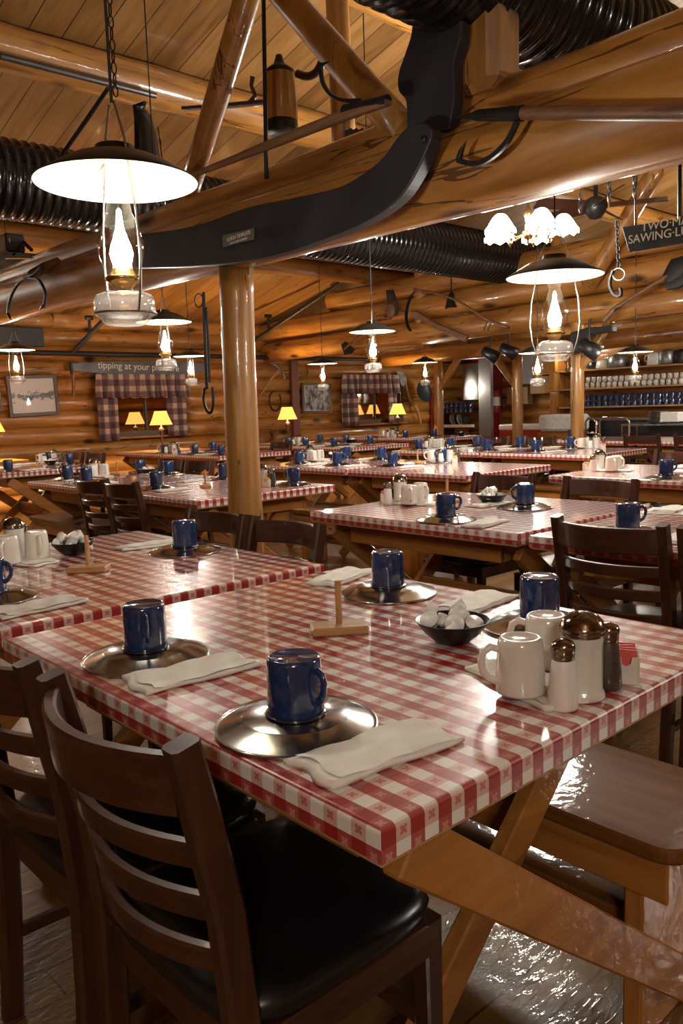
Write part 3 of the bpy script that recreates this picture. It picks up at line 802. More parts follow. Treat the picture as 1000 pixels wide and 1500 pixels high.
# ------------------------------------------------------------------ chairs and benches
def chair(x, y, rz, lab): CHAIR.put((x, y, 0), rz, uniq(lab))
near = lambda X0, y, lab, d=.09: chair(X0+d, y, 0, lab)
far = lambda X0, y, lab, d=-.14: chair(X0+TD+d, y, PI, lab)
near(0, .362, 'dark ladder-back chair with black cushion nearest the camera, bottom left', .098)
near(0, .828, 'dark ladder-back chair at the left edge beside the nearest chair', .098)
far(0, 1.60, 'dark chair right of the log post foot, across the left foreground table')
far(0, 2.03, 'dark chair partly behind the log post foot, across the left foreground table')
near(1.86, .70, 'big dark ladder-back chair at right behind the navy mug and sugar shaker', .13)
near(1.86, .265, 'dark chair cut by the right edge beside the big ladder-back chair', .13)
near(1.80, 3.80, 'front chair of the overlapping dark pair left of the log post')
near(1.80, 4.20, 'rear chair of the overlapping dark pair left of the log post')
far(1.86, 2.03, 'dark chair back behind the creamer bowl on the table right of the log post')
far(1.86, 1.45, 'dark chair back between the bowl table and the cream mug at right')
far(1.80, 5.02, 'dark chair whose top shows just left of the log post', -.1)
far(1.80, 5.45, 'dark chair showing only a post, left of the chair by the log post', -.1)
far(2.02, 7.45, 'small dark chair back in front of the left curtain', -.05)
far(2.02, 7.95, 'small dark chair left of the one before the left curtain', -.05)
far(4.38, 7.28, 'small dark chair back just right of the log post near the wall', -.05)
far(3.97, 2.02, 'dark chair at the right edge behind the navy mug with a plate')
near(8.0, 3.55, 'left one of two dark chairs side by side below the mug shelves', -.28)
near(8.0, 3.0, 'right one of two dark chairs side by side below the mug shelves', -.28)
far(5.78, 5.1, 'far dark chair in front of the dark rack', -.02)
far(5.78, 4.5, 'far dark chair in front of the fire extinguisher', -.02)
def bench(x, y, lab, rz=0): BENCH.put((x, y, 0), rz, uniq(lab))
bench(.865, -.035, 'varnished bench with rounded corner at lower right beneath the foreground table')
bench(2.08, 4.70, 'varnished bench under the table behind the left chair pair')
bench(3.60, 3.18, 'bench tucked under the right half of the long middle table')
bench(5.98, 3.30, 'bench tucked under the right half of the wide far table')
bench(5.98, 4.62, 'bench tucked under the left half of the wide far table')
bench(3.30, 6.9, 'bench behind the left-edge table below the framed print')

# ------------------------------------------------------------------ place settings
R4 = random.Random(11)
def setting(px, py, mug_rz=None, nap=True, k=None, napoff=None, nrz=None, menu=None):
    p = atz(px, py, .7825); k = k or tab_of(p); p = clampt(k, p, .128)
    x0, y0, _, ph = TABS[k]
    nearside = p.x < x0+TD/2; q = f"{'near' if nearside else 'far'}-{'left' if p.y > y0+TW/2 else 'right'}"
    if (k, q) in cnt: q = q + ' inner'
    cnt[(k, q)] = 1
    if k == 'A1' and q == 'near-right': mug_l = 'nearest navy enamel mug, upside down beside a napkin on the foreground table'
    else: mug_l = f'navy enamel mug upside down, {q} place of {ph}'
    PLATE.put((p.x, p.y, TH), R4.random()*6, uniq(f'upturned steel plate, {q} place of {ph}'))
    MUG.put((p.x, p.y, TH+.0206), mug_rz if mug_rz is not None else R4.uniform(-1.6, 0.2), uniq(mug_l))
    if nap:
        s = -1 if nearside else 1
        o = napoff or (0.0, s*.205)
        n = Vector((p.x+o[0], p.y+o[1], TH+.0006))
        n.x = min(max(n.x, x0+.13), x0+TD-.13); n.y = min(max(n.y, y0+.06), y0+TW-.06)
        if abs(n.y - p.y) < .185: n.x = p.x + (.22 if nearside else -.22); 
        NAPS[R4.randrange(3)].put(n, nrz if nrz is not None else PI/2+R4.uniform(-.25, .25), uniq(f'folded white paper napkin, {q} place of {ph}'))
# foreground: mug handle headings follow the photograph
setting(433, 1043, -1.50, k='A1', nap=False)
setting(214, 948, -2.0, k='A1', nap=False)
setting(568, 857, .9, k='A1', nap=False)
setting(790, 903, .9, k='A1', nap=False)
setting(271, 799, .9, k='A2', napoff=(-.02, .22))
for i, (x, y, rz, lab) in enumerate(((553, 1103, -.12, 'big crumpled paper napkin nearest the camera, at the front corner of the table'),
        (281, 988, -.10, 'folded paper napkin between the two nearest steel plates'),
        (500, 847, .25, 'folded paper napkin left of the far steel plate at the back edge'),
        (697, 885, .12, 'folded paper napkin behind the bowl of creamers'))):
    p = atz(x, y, TH); NAPS[i % 3].put((p.x, p.y, TH+.0006), rz+PI/2, uniq(lab))
setting(-30, 868, -.8, k='A2', napoff=(.04, -.215))
setting(-260, 800, 2.2, k='A2')
for (x, y, r) in ((638, 757, -.75), (768, 737, 2.6), (919, 773, -.75), (1075, 740, 2.2), (1120, 800, -.75), (952, 699, -.75), (1050, 680, 2),
               (90, 697, 2.4), (127, 702, 2.4), (204, 688, 2.4), (254, 691, 2.4), (229, 711, -2), (383, 690, 1), (430, 706, 2),
               (54, 671, 2), (77, 671, 2), (104, 677, 2), (-20, 690, 2), (232, 662, 2), (269, 664, 2), (304, 658, 2), (330, 668, 2),
               (416, 651, 2), (446, 651, 2), (469, 646, 2), (484, 652, 2), (506, 646, 2), (542, 648, 2), (438, 676, -.75), (494, 678, -.75), (515, 668, 2.4), (568, 679, -.75), (573, 669, 2.4), (650, 673, 2.4),
               (594, 639, 2), (636, 637, 2), (659, 654, -.75), (713, 650, 2), (720, 657, -.75), (772, 651, 2), (784, 658, -.75), (786, 640, -.75), (836, 640, 2), (846, 652, 2), (610, 655, 2)):
    setting(x, y, r)

# ------------------------------------------------------------------ condiments
def near_pt(k, x, y): return clampt(k, Vector((x, y, 0)), .04)
def napk_under(k, c, ph, rz): NAPS[1].put((c.x, c.y, TH+.0006), rz, uniq(f'paper napkin under the cream mugs on {ph}'))
def condiments(px, py, k, yellow=False, mir=False, no=()):
    """cluster in the table frame; near views of it follow the front table's order"""
    c = clampt(k, atz(px, py, TH), .12); ph = TABS[k][3]
    s = -1 if mir else 1
    it = {'m1': (-.045, s*.075), 'm2': (.065, s*.05), 'su': (.03, -s*.055), 'sa': (-.07, -s*.045), 'pe': (.075, -s*.10), 'ca': (-.0, -s*.135)}
    def at(n): return Vector((c.x+it[n][0], c.y+it[n][1], TH))
    if 'm1' not in no: CMUG.put(at('m1')+Vector((0,0,.0095)), 2.4 if s > 0 else -2.2, uniq(f'nearer cream mug upside down on {ph}'))
    if 'm2' not in no: CMUG.put(at('m2')+Vector((0,0,.0095)), 2.0 if s > 0 else -1.8, uniq(f'farther cream mug upside down on {ph}'))
    napk_under(k, Vector((c.x+.01, c.y+s*.06, 0)), ph, .3)
    SUGAR.put(at('su'), 1, uniq(f'sugar shaker with steel lid on {ph}'))
    SALT.put(at('sa'), 0, uniq(f'salt shaker with metal cap on {ph}'))
    PEPPER.put(at('pe'), 0, uniq(f'pepper shaker with metal cap on {ph}'))
    (CADDYY if yellow else CADDY).put(at('ca'), .75, uniq(f"china holder of {'yellow' if yellow else 'pink'} sweetener packets on {ph}"))
# the foreground cluster is placed piece by piece
ph = 'the foreground table'
def put1(pool, px, py, z, rz, lab): p = atz(px, py, z); pool.put((p.x, p.y, z), rz, uniq(lab))
put1(CMUG, 762, 1012, .7695, 2.45, 'cream mug upside down on a napkin, left of the salt shaker')
put1(CMUG, 800, 972, .7695, 2.0, 'cream mug upside down hidden behind the front cream mug')
put1(SUGAR, 852, 1020, TH, .9, 'ribbed glass sugar shaker with dark steel lid on the foreground table')
put1(SALT, 824, 1037, TH, 0, 'white salt shaker with metal cap in front of the sugar shaker')
put1(PEPPER, 889, 1007, TH, 0, 'dark pepper shaker just right of the big sugar shaker')
put1(CADDY, 915, 993, TH, .55, 'white china holder with pink packets at the foreground table edge')
p = atz(770, 1003, TH); NAPS[1].put((p.x, p.y, TH+.0006), -.35, uniq('paper napkin under the cream mugs of the foreground table'))
condiments(20, 822, 'A2', mir=True); condiments(592, 738, 'B1', mir=True); condiments(885, 690, 'E1', True, mir=True); condiments(870, 656, 'F1')
condiments(666, 675, 'D1', True); condiments(424, 674, 'D2', mir=True); condiments(632, 656, 'F2', mir=True); condiments(432, 652, 'S2'); condiments(258, 664, 'H2')
condiments(120, 697, 'C2', mir=True); condiments(372, 712, 'C1', True); condiments(12, 674, 'G1'); condiments(598, 640, 'K2')
def bowl(px, py, k, n, seed, lab):
    c = clampt(k, atz(px, py, TH), .1); ph = TABS[k][3] if not lab else lab
    BOWL.put((c.x, c.y, TH), 0, uniq(f'black bowl heaped with creamers on {ph}'))
    R = random.Random(seed)
    pts = [(-.034,-.012,.024),(.030,-.026,.024),(.004,.034,.024),(-.006,-.008,.040),(.036,.016,.034),(-.032,.026,.038),(.012,.008,.052),(-.012,.034,.056),(.03,-.002,.056)]
    for i, (x, y, z) in enumerate(pts[:n]):
        CREAM.put((c.x+x, c.y+y, TH+z), 0, f'white creamer cup in the bowl on {ph}', f'creamers in the bowl on {ph}', rot=(R.uniform(-1.3, 1.3), R.uniform(-1.1, 1.1), R.uniform(0, 6)))
bowl(663, 940, 'A1', 9, 1, 'the foreground table'); bowl(108, 812, 'A2', 9, 2, None); bowl(720, 738, 'B1', 9, 3, None)
bowl(75, 681, 'G1', 6, 4, None); bowl(218, 695, 'C2', 6, 5, None); bowl(465, 671, 'D2', 6, 6, None); bowl(524, 648, 'S1', 5, 7, None)
bowl(675, 638, 'K1', 5, 8, None); bowl(871, 638, 'J1', 5, 9, None)
def stand(px, py, k, rz, lab=None):
    c = clampt(k, atz(px, py, TH), .1)
    STAND.put((c.x, c.y, TH), rz, uniq(f'wooden peg stand on {lab or TABS[k][3]}'))
stand(497, 926, 'A1', .95, 'the foreground table'); stand(130, 837, 'A2', .85); stand(655, 736, 'B1', .2); stand(172, 696, 'C2', .3)
stand(301, 714, 'C1', -.5); stand(588, 678, 'D1', -.4); stand(54, 683, 'G1', .2)
# menu cards lying on the middle tables
def menu(px, py, k, rz, lab):
    c = clampt(k, atz(px, py, TH), .16)
    o = MB().box(-.10, .10, -.14, .14, .0005, .003, bev=.001).build('menu_card', M['sheet']); o.location = (c.x, c.y, TH+.0005); o.rotation_euler = (0, 0, rz)
    tag(o, uniq(lab), 'menu')
menu(5, 685, 'G1', .4, 'white card at the left edge on the table below the framed print')
menu(1000, 690, 'E1', .3, 'white card at the right edge beside the navy mug')
menu(960, 745, 'B2', .2, 'white card on the table behind the big right chair')
# ------------------------------------------------------------------ hanging oil lanterns
def make_lantern():
    root = empty('hanging_lantern', (0,0,0), 'x', 'lantern', 'hanging oil lanterns')
    MB().lathe([(.180,.001),(.178,.004),(.10,.048),(.055,.062),(.045,.066),(.042,.078),(.0,.080)], 48).build('shade', M['shadeout'], root)
    MB().lathe([(.179,-.001),(.100,.043),(.055,.056),(.0,.058)], 48).build('shade_lining', M['shadein'], root)
    MB().lathe([(.034,-.012),(.026,-.032),(.024,-.045),(.030,-.075),(.044,-.115),(.052,-.15),(.049,-.185),(.040,-.215),(.036,-.232)], 32).build('glass_chimney', M['glass'], root)
    MB().lathe([(0,-.062),(.005,-.068),(.0075,-.10),(.011,-.125),(.022,-.155),(.026,-.175),(.022,-.195),(.012,-.212)], 20).build('flame_bulb', M['bulb'], root)
    MB().lathe([(.036,-.232),(.040,-.236),(.040,-.242),(.030,-.25),(.020,-.262),(.020,-.275)], 28).lathe([(.012,-.205),(.022,-.212),(.030,-.232)], 24).build('burner', M['brass'], root)
    MB().lathe([(.018,-.268),(.045,-.272),(.062,-.280),(.068,-.292),(.068,-.322),(.066,-.330),(.055,-.340),(.048,-.352),(.040,-.356),(0,-.356)], 36).lathe([(.060,-.285),(.062,-.318),(.04,-.335),(0,-.338)], 28).build('oil_font', M['fontglass'], root)
    ringp = [(.0695*cos(2*PI*k/36), .0695*sin(2*PI*k/36), -.327) for k in range(36)]
    mb = MB().tube(ringp, .0032, 8, closed=True)
    for s in (-1, 1):
        mb.tube([(0, s*.012, .17), (0, s*.052, .085), (0, s*.060, .04), (0, s*.088, -.10), (0, s*.094, -.20), (0, s*.085, -.27), (0, s*.070, -.326)], .0028, 8)
    mb.build('wire_bail', M['wire'], root)
    for c in root.children:
        for v in c.data.vertices:
            if v.co.z < 0: v.co.z *= .88
    return root
_r = make_lantern(); nest(_r, 'flame_bulb', 'glass_chimney'); nest(_r, 'shade_lining', 'shade'); nest(_r, 'burner', 'oil_font'); LANT = Pool(_r)
LPOS = [(171,268,235,-.05,'largest hanging oil lantern, nearest the camera at upper left'),
 (812,405,140,.4,'second largest oil lantern, hanging at right below the chandelier'),
 (545,486,68,2.3,'oil lantern hanging alone in the middle over the bowl table'),
 (240,472,80,2.3,'oil lantern hanging just behind the nearest one, before the left curtain'),
 (22,513,56,2.0,'oil lantern at the far left in front of the framed print'),
 (278,522,48,2.2,'small oil lantern beside the left edge of the log post'),
 (472,533,44,2.2,'small oil lantern in front of the framed tool photograph'),
 (622,531,38,2.2,'smallest oil lantern, hanging left of the dark mug rack'),
 (787,517,55,2.2,'oil lantern partly behind the second largest one, before the cardboard boxes'),
 (930,516,50,2.2,'oil lantern in front of the shelves of white mugs')]
for (x, y, w, rz, lab) in LPOS:
    p = CAM + ray(x, y) * (FPX*.36/w)
    o = LANT.put(p, rz, uniq(lab)); 
    top = roofz(p.y) - p.z
    MB().tube([(0,0,.17),(.004,0,.17+(top-.17)*.4),(0,0,top)], .0035, 8).build('cord', M['iron'], o)
L1 = [o for o in COL.objects if o.get('label') == LPOS[0][4]][0]
mb = MB()
for k in range(22):
    z = .20 + k*.024; rr = Matrix.Rotation((k % 2)*PI/2, 4, 'Z')
    mb.tube([Matrix.Translation((.014, .006, z)) @ rr @ Vector((.006*cos(a), 0, .013*sin(a))) for a in [2*PI*i/8 for i in range(8)]], .0018, 5, closed=True)
mb.build('chain', M['iron'], L1)

# ------------------------------------------------------------------ chandeliers
def make_chand():
    root = empty('chandelier', (0,0,0), 'x', 'chandelier', 'brass chandeliers')
    MB().lathe([(0,-.13),(.012,-.12),(.008,-.10),(.03,-.085),(.045,-.06),(.03,-.03),(.015,0),(.02,.05),(.035,.08),(.015,.12),(.008,.16),(.008,1.2)], 24).build('brass_stem', M['brass'], root)
    for k in range(5):
        a = 2*PI*k/5 + .35; d = Vector((cos(a), sin(a), 0))
        A = MB().tube([d*.03+Vector((0,0,-.05)), d*.11+Vector((0,0,-.085)), d*.19+Vector((0,0,-.05)), d*.235+Vector((0,0,.02)), d*.24+Vector((0,0,.05))], .007, 8).build('arm', M['brass'], root)
        c = d*.24; seg = 32; prof = [(.024,.060),(.040,.050),(.064,.018),(.086,-.02),(.108,-.062)]
        vs = []
        for i, (r, z) in enumerate(prof):
            for j in range(seg):
                q = 2*PI*j/seg; rr = r*(1+.05*(i/4)*sin(q*8)); vs.append((c.x+rr*cos(q), c.y+rr*sin(q), z + (.012*sin(q*8) if i == 4 else 0)))
        fs = [(i*seg+j, i*seg+(j+1)%seg, (i+1)*seg+(j+1)%seg, (i+1)*seg+j) for i in range(4) for j in range(seg)]
        MB().add(vs, fs, True).build('frilled_glass_shade', M['chbulb'], root)
        MB().lathe([(0,-.125),(.006,-.115),(.012,-.10),(.018,-.085),(.006,-.075),(.01,-.06),(.02,-.05)], 16, c=(c.x*.62,c.y*.62,0)).build('finial', M['brass'], root)
    return root
CHAND = Pool(make_chand())
for (x, y, z, lab) in ((4.37, 2.81, 2.47, 'glowing brass chandelier with frilled glass shades under the tie beam at right'),  # the other four are unseen, added to brighten the room
                       (5.2, -2.4, 2.6, 'added brass chandelier, unseen beyond the right edge, brightening the room'),
                       (1.2, 8.6, 2.4, 'added brass chandelier, unseen beyond the left edge, brightening the window wall'),
                       (10.4, 3.2, 2.5, 'added brass chandelier, unseen beyond the right edge, brightening the mug shelves'),
                       (-2.7, -3.0, 2.8, 'added brass chandelier, unseen behind the viewpoint, brightening the foreground')):
    o = CHAND.put((x, y, z), 0, uniq(lab))
    for c in o.children:
        if c.name.startswith('brass_stem'): c.scale = (1, 1, 1)

# ------------------------------------------------------------------ table lamps
def make_lamp():
    root = empty('table_lamp', (0,0,0), 'x', 'lamp', 'parchment table lamps')
    MB().lathe([(0,0),(.07,0),(.07,.012),(.03,.025),(.014,.04),(.012,.10),(.02,.20),(.034,.26),(.030,.285),(.018,.30),(.008,.31),(.006,.36),(0,.36)], 20).build('turned_base', M['dkZ'], root)
    MB().lathe([(.036,.262),(.042,.272),(.036,.286)], 20).build('metal_collar', M['galv'], root)
    seg = 40; prof = [(.150,.335),(.128,.385),(.100,.455),(.078,.520)]
    vs = [(r*(1+.02*sin(k*2*PI/seg*10))*cos(2*PI*k/seg), r*(1+.02*sin(k*2*PI/seg*10))*sin(2*PI*k/seg), z) for r, z in prof for k in range(seg)]
    fs = [(i*seg+k, i*seg+(k+1)%seg, (i+1)*seg+(k+1)%seg, (i+1)*seg+k) for i in range(3) for k in range(seg)]
    MB().add(vs, fs, True).build('lamp_shade', M['lampshade'], root)
    return root
TLAMP = Pool(make_lamp())
for (k, px, Y, lab) in (('H2', 237, 9.12, 'glowing parchment table lamp in front of the left plaid curtain'),
                     ('S2', 422, 9.0, 'glowing parchment table lamp right of the log post under the pickaxe'),
                     ('K2', 583, 9.25, 'glowing parchment table lamp right of the right plaid curtain'),
                     ('G1', -12, 9.2, 'glowing parchment table lamp cut by the left edge')):
    p = aty(px, 640, Y); z = TH
    if k == 'G1':
        o = MB().box(-.5, .5, -.3, .3, TH-.04, TH, bev=.005).box(-.04, .04, -.04, .04, 0, TH-.04).box(-.25, .25, -.25, .25, 0, .03).build('side_table', M['brdX']); o.location = (p.x-.2, Y, 0)
        tag(o, 'small wooden side table under the lamp at the left edge', 'table')
    TLAMP.put((p.x, Y, z), 0, uniq(lab))
    ld = bpy.data.lights.new('table_lamp_light', 'POINT'); ld.energy = 60; ld.color = (1, .62, .22); ld.shadow_soft_size = .03
    lo = bpy.data.objects.new('table_lamp_light', ld); COL.objects.link(lo); lo.location = (p.x, Y, z+.42)

# ------------------------------------------------------------------ ducts
def duct(name, p0, p1, r, lab, rib=.07):
    p0 = Vector(p0); p1 = Vector(p1); L = (p1-p0).length; n = int(L/rib); prof = []
    for i in range(n):
        x = i*rib
        prof += [(r, x), (r, x+rib*.80), (r+.010, x+rib*.86), (r+.010, x+rib*.94)]
    prof.append((r, L))
    o = MB().lathe(prof, 48, M=Matrix.Rotation(PI/2, 4, 'Y')).build(name, M['duct']); o.location = p0
    return tag(o, lab, 'duct')
duct('air_duct', (.6, 1.185, 2.68), (11.5, 1.185, 2.68), .21, 'fat black ribbed air duct crossing the top right corner')
duct('air_duct', (-1.5, 5.40, 2.94), (12.5, 5.40, 2.94), .27, 'long black ribbed air duct passing behind the tie beam at left')

# ------------------------------------------------------------------ pipes
def pipe(name, pts, r, lab, cat='pipe', mat='iron'):
    return tag(MB().tube(pts, r, 12).build(name, M[mat]), lab, cat)
zp = aty(300, 522, YW-.22).z
pipe('wall_pipe', [(XN+.2, YW-.25, zp), (XW-.2, YW-.25, zp)], .035, 'long black pipe running along the log wall above the windows')
def pipe_px(x0, y0, x1, y1, r, Y, lab, nozz=None):
    a = aty(x0, y0, YW-.25); 
    # runs up the slope towards the ridge in the plane across the room
    d = ray(x1, y1); t = (roofz(0)-.10 + SL*0 - CAM.z - 0) 
    # intersect with a plane just under the roof
    n = (ZE + SL*YW - .12 - CAM.z - SL*CAM.y) / (d.z + SL*d.y); b = CAM + d*n
    root = empty('branch_pipe', a, lab, 'pipe')
    MB().tube([(0,0,0), b-a], r, 10).build('tube', M['iron'], root)
    if nozz:
        q = (b-a)*nozz; MB().tube([q, q+Vector((0,0,.22))], .02, 8).tube([q+Vector((-.05,0,.22)), q+Vector((.05,0,.22))], .03, 8).build('hanger', M['iron'], root)
pipe_px(105, 518, 165, 455, .035, 0, 'black pipe branching up under the planks at the far left', .45)
pipe_px(345, 517, 520, 400, .03, 0, 'black pipe branching up under the planks right of the log post', .3)
a, b = atx(0, 82, 1.0), atx(228, 140, 1.0)
pipe('conduit', [aty(0, 82, 4.95), aty(228, 140, 4.95)], .022, 'thin grey conduit fixed along the round purlin at upper left', mat='saw')
pipe('conduit', [aty(60, 165, 6.3), aty(205, 193, 6.3), aty(460, 250, 6.3)], .03, 'black conduit crossing behind the lamp cord at upper left')
p = atx(386, 0, 1.62); q = atx(390, 262, 1.62)
pipe('hanging_rod', [q, p.lerp(q, -.6)], .009, 'thin black vertical rod hanging beside the wooden keg', 'rod')
p, q = atx(158, 130, 2.0), atx(92, 225, 2.0)
pipe('diagonal_rod', [p, q], .014, 'black diagonal rod behind the nearest lantern cord', 'rod')

# ------------------------------------------------------------------ antiques on the front tie beam
def px_plate(name, pts, X, t, mat, lab=None, cat=None, parent=None):
    w = [atx(x, y, X) for x, y in pts]; c = sum(w, Vector())/len(w)
    Mx = Matrix(((0,0,1,0),(1,0,0,0),(0,1,0,0),(0,0,0,1)))
    mb = MB().prism([(v.y-c.y, v.z-c.z) for v in w], t, Mx)
    o = mb.build(name, M[mat], parent); fix_normals(o)
    o.location = (c - parent.location) if parent else c
    bv = o.modifiers.new('bevel', 'BEVEL'); bv.width = min(.008, t*.3); bv.segments = 2; bv.limit_method = 'ANGLE'
    if lab: tag(o, lab, cat)
    return o
def spline(pts, n=6):
    out = []
    for i in range(len(pts)-1):
        p0 = pts[max(i-1,0)]; p1 = pts[i]; p2 = pts[i+1]; p3 = pts[min(i+2, len(pts)-1)]
        for k in range(n):
            t = k/n
            out.append(tuple(.5*((2*p1[j]) + (-p0[j]+p2[j])*t + (2*p0[j]-5*p1[j]+4*p2[j]-p3[j])*t*t + (-p0[j]+3*p1[j]-3*p2[j]+p3[j])*t**3) for j in range(len(p1))))
    out.append(tuple(pts[-1])); return out
t1 = empty('sleigh_template', atx(450, 330, 1.50), 'big dark curved board with a small plaque, fixed along the tie beam', 'sleigh template')
low = spline([(205,393),(300,390),(400,377),(480,352),(545,325),(592,292),(620,250),(640,205)])
up = spline([(641,192),(628,182),(608,186),(590,203),(572,228),(548,250),(505,275),(440,291),(370,305),(290,332),(205,345)])
px_plate('curved_board', low + up, 1.49, .055, 'runner', parent=t1)
p = atx(620, 204, 1.455); o = MB().lathe([(0,-.004),(.011,-.004),(.011,.004),(0,.004)], 14, M=Matrix.Rotation(PI/2, 4, 'Y')).build('bolt', M['iron'], t1); o.location = p - t1.location
px_plate('plaque', [(326,345),(372,334),(372,351),(327,362)], 1.455, .004, 'grey', parent=t1)
def lab_yz(c, ang, X=None):   # text matrix: readable from -x side, baseline along -y
    return Matrix.Translation(c) @ Matrix(((0,0,-1,0),(-1,0,0,0),(0,1,0,0),(0,0,0,1))) @ Matrix.Rotation(ang, 4, 'Z')
c = atx(349, 346, 1.4525); pq = [k for k in t1.children if k.name.startswith('plaque')][0]; o_ = t1.location + pq.location; text('lettering', 'SLEIGH TEMPLATE', .021, M['letter'], pq, lab_yz(c - o_, .02), .0005)
c = atx(349, 353, 1.4525); text('lettering', 'IN PATTERN RUNNERS', .012, M['letter'], pq, lab_yz(c - o_, .02), .0005)
px_plate('runner_board', spline([(611,30),(608,55),(600,80),(590,110),(590,135),(601,152),(602,192)], 5) + spline([(664,192),(672,150),(672,95),(680,62),(682,30)], 5), 1.60, .05, 'runner',
         'upright dark wavy board standing behind the curved template', 'board')
# pike pole (peavey) lying on the beam at right
pk = empty('log_peavey', atx(840, 165, 1.50), 'log-rolling pole with black iron hook resting along the tie beam at right', 'tool')
g = lambda x, y, X=1.50: atx(x, y, X) - pk.location
MB().tube([g(760,166), g(1000,165), g(1250,150)], [.019,.021,.022], 16).build('handle', M['pole'], pk)
MB().tube([g(667,172), g(690,170), g(700,169), g(765,166)], [.002,.010,.017,.023], 16).build('iron_socket', M['iron'], pk)
MB().sweep([g(*q) for q in spline([(757,178),(752,190),(742,208),(725,226),(705,238),(690,240),(671,235)], 4)], .018, .016, up=(1,0,0), bev=.003).tube([g(671,236), g(675,222), g(683,206)], [.010,.009,.001], 8).build('hook', M['iron'], pk)
# long cant pole rising to the right, with hook
ck = empty('cant_hook', atx(430, 195, 1.40), 'long tapered wooden pole with a black end hook, slanting across the braces', 'tool')
g = lambda x, y, X=1.42: atx(x, y, X) - ck.location
MB().tube([g(252,268), g(330,238), g(430,198), g(520,163), g(568,148)], [.009,.014,.019,.020,.017], 16).build('handle', M['pole'], ck)
MB().tube([g(505,163), g(568,147)], [.0215,.019], 14).sweep([g(*q) for q in spline([(527,147),(502,147),(484,138),(473,122),(470,105),(471,92)], 4)], .015, .012, up=(1,0,0), bev=.002).tube([g(470,95), g(484,90)], [.008,.001], 8).build('iron_hook', M['iron'], ck)
sk = empty('short_pole', atx(330, 158, 1.55), 'short dark pole lying level behind the left brace', 'tool')
g = lambda x, y, X=1.9: atx(x, y, X) - sk.location
MB().tube([g(268,159), g(330,155), g(388,150)], [.012,.014,.016], 12).tube([g(366,150), g(374,140), g(368,126), g(370,112)], [.012,.012,.010,.013], 10).build('handle', M['dkY'], sk)
# wooden keg with dark lid
kg = empty('wooden_keg', atx(413, 195, 1.85), 'tall wooden keg with black top and base beside the vertical rod', 'keg')
hh = (atx(413, 100, 1.85) - atx(413, 195, 1.85)).z; s_ = hh/.31
MB().lathe([(.078,.03),(.084,.08),(.086,.16),(.082,.24),(.074,.29)], 28, M=Matrix.Scale(s_, 4)).build('staves', M['postZ'], kg)
MB().lathe([(0,0),(.082,0),(.084,.01),(.084,.055),(.0,.055)], 28, M=Matrix.Scale(s_, 4)).build('black_base', M['iron'], kg)
MB().lathe([(.076,.285),(.078,.30),(.045,.325),(.03,.335),(.022,.36),(.016,.38),(0,.385)], 28, M=Matrix.Scale(s_, 4)).build('black_cap', M['iron'], kg)
g = lambda x, y: atx(x, y, 1.85) - kg.location
MB().tube([g(*q) for q in spline([(436,108),(450,112),(462,107),(470,94),(474,78)], 3)], .018, 10).build('curved_handle', M['dkZ'], kg)
# dark leather horse collar bag on the left
lb = empty('leather_boot', atx(213, 250, 2.3), 'limp black leather boot hanging behind the nearest lantern shade', 'boot')
g = lambda x, y: atx(x, y, 2.3) - lb.location
MB().tube([g(218,252), g(215,225), g(213,195), g(209,172), g(203,156), g(212,150)], [.095,.09,.08,.065,.045,.015], 16, flat=.6).build('leather', M['vinyl'], lb)
MB().tube([g(232,186), g(236,215), g(240,250)], .008, 6).build('strap', M['pole'], lb)
# machine and tongs at the far left
mc = empty('iron_machine', atx(10, 375, 1.4), 'black iron hand machine sitting on the tie beam at the left edge', 'machine')
g = lambda x, y, X=1.42: atx(x, y, X) - mc.location
a, b = g(-45, 400), g(24, 342)
MB().box(-.05, .07, min(a.y,b.y), max(a.y,b.y), min(a.z,b.z), max(a.z,b.z), bev=.01).build('housing', M['black'], mc)
a, b = g(-10, 395), g(48, 372)
MB().box(-.03, .05, min(a.y,b.y), max(a.y,b.y), min(a.z,b.z), max(a.z,b.z), bev=.02).tube([g(20,372), g(35,355), g(46,366)], .012, 8).build('gear_case', M['iron'], mc)
MB().tube([g(9,378,1.36), g(48,378,1.36)], .006, 8).build('bright_rod', M['chrome'], mc)
for k in range(4): 
    q = g(-1+k*5, 352, 1.365); MB().box(-.002, .002, -.003, .003, -.012, .012).build('vent', M['white'], mc).location = q
tg = empty('skidding_tongs', atx(40, 410, 1.5), 'black iron skidding tongs hanging over the tie beam at the left edge', 'tongs')
g = lambda x, y, X=1.5: atx(x, y, X) - tg.location
MB().sweep([g(*q) for q in spline([(45,405),(30,412),(18,430),(12,450),(12,462)], 4)], .018, .016, up=(1,0,0), bev=.003).tube([g(12,460), g(16,468)], [.012,.004], 8).build('tong_arm', M['iron'], tg)
MB().sweep([g(*q) for q in spline([(42,408),(56,410),(65,425),(66,440),(63,450)], 4)], .018, .016, up=(1,0,0), bev=.003).tube([g(63,448), g(58,454)], [.012,.003], 8).build('tong_arm', M['iron'], tg)
MB().tube([g(36,406), g(50,402), g(62,392)], .014, 8).build('hinge_link', M['iron'], tg)
o = MB().tube([atx(47,402,1.52), atx(66,392,1.55), atx(86,384,1.6)], [.03,.034,.03], 12).build('cant_pole', M['pole']); tag(o, 'stub of thick pole lying on the tie beam beside the tongs', 'pole')
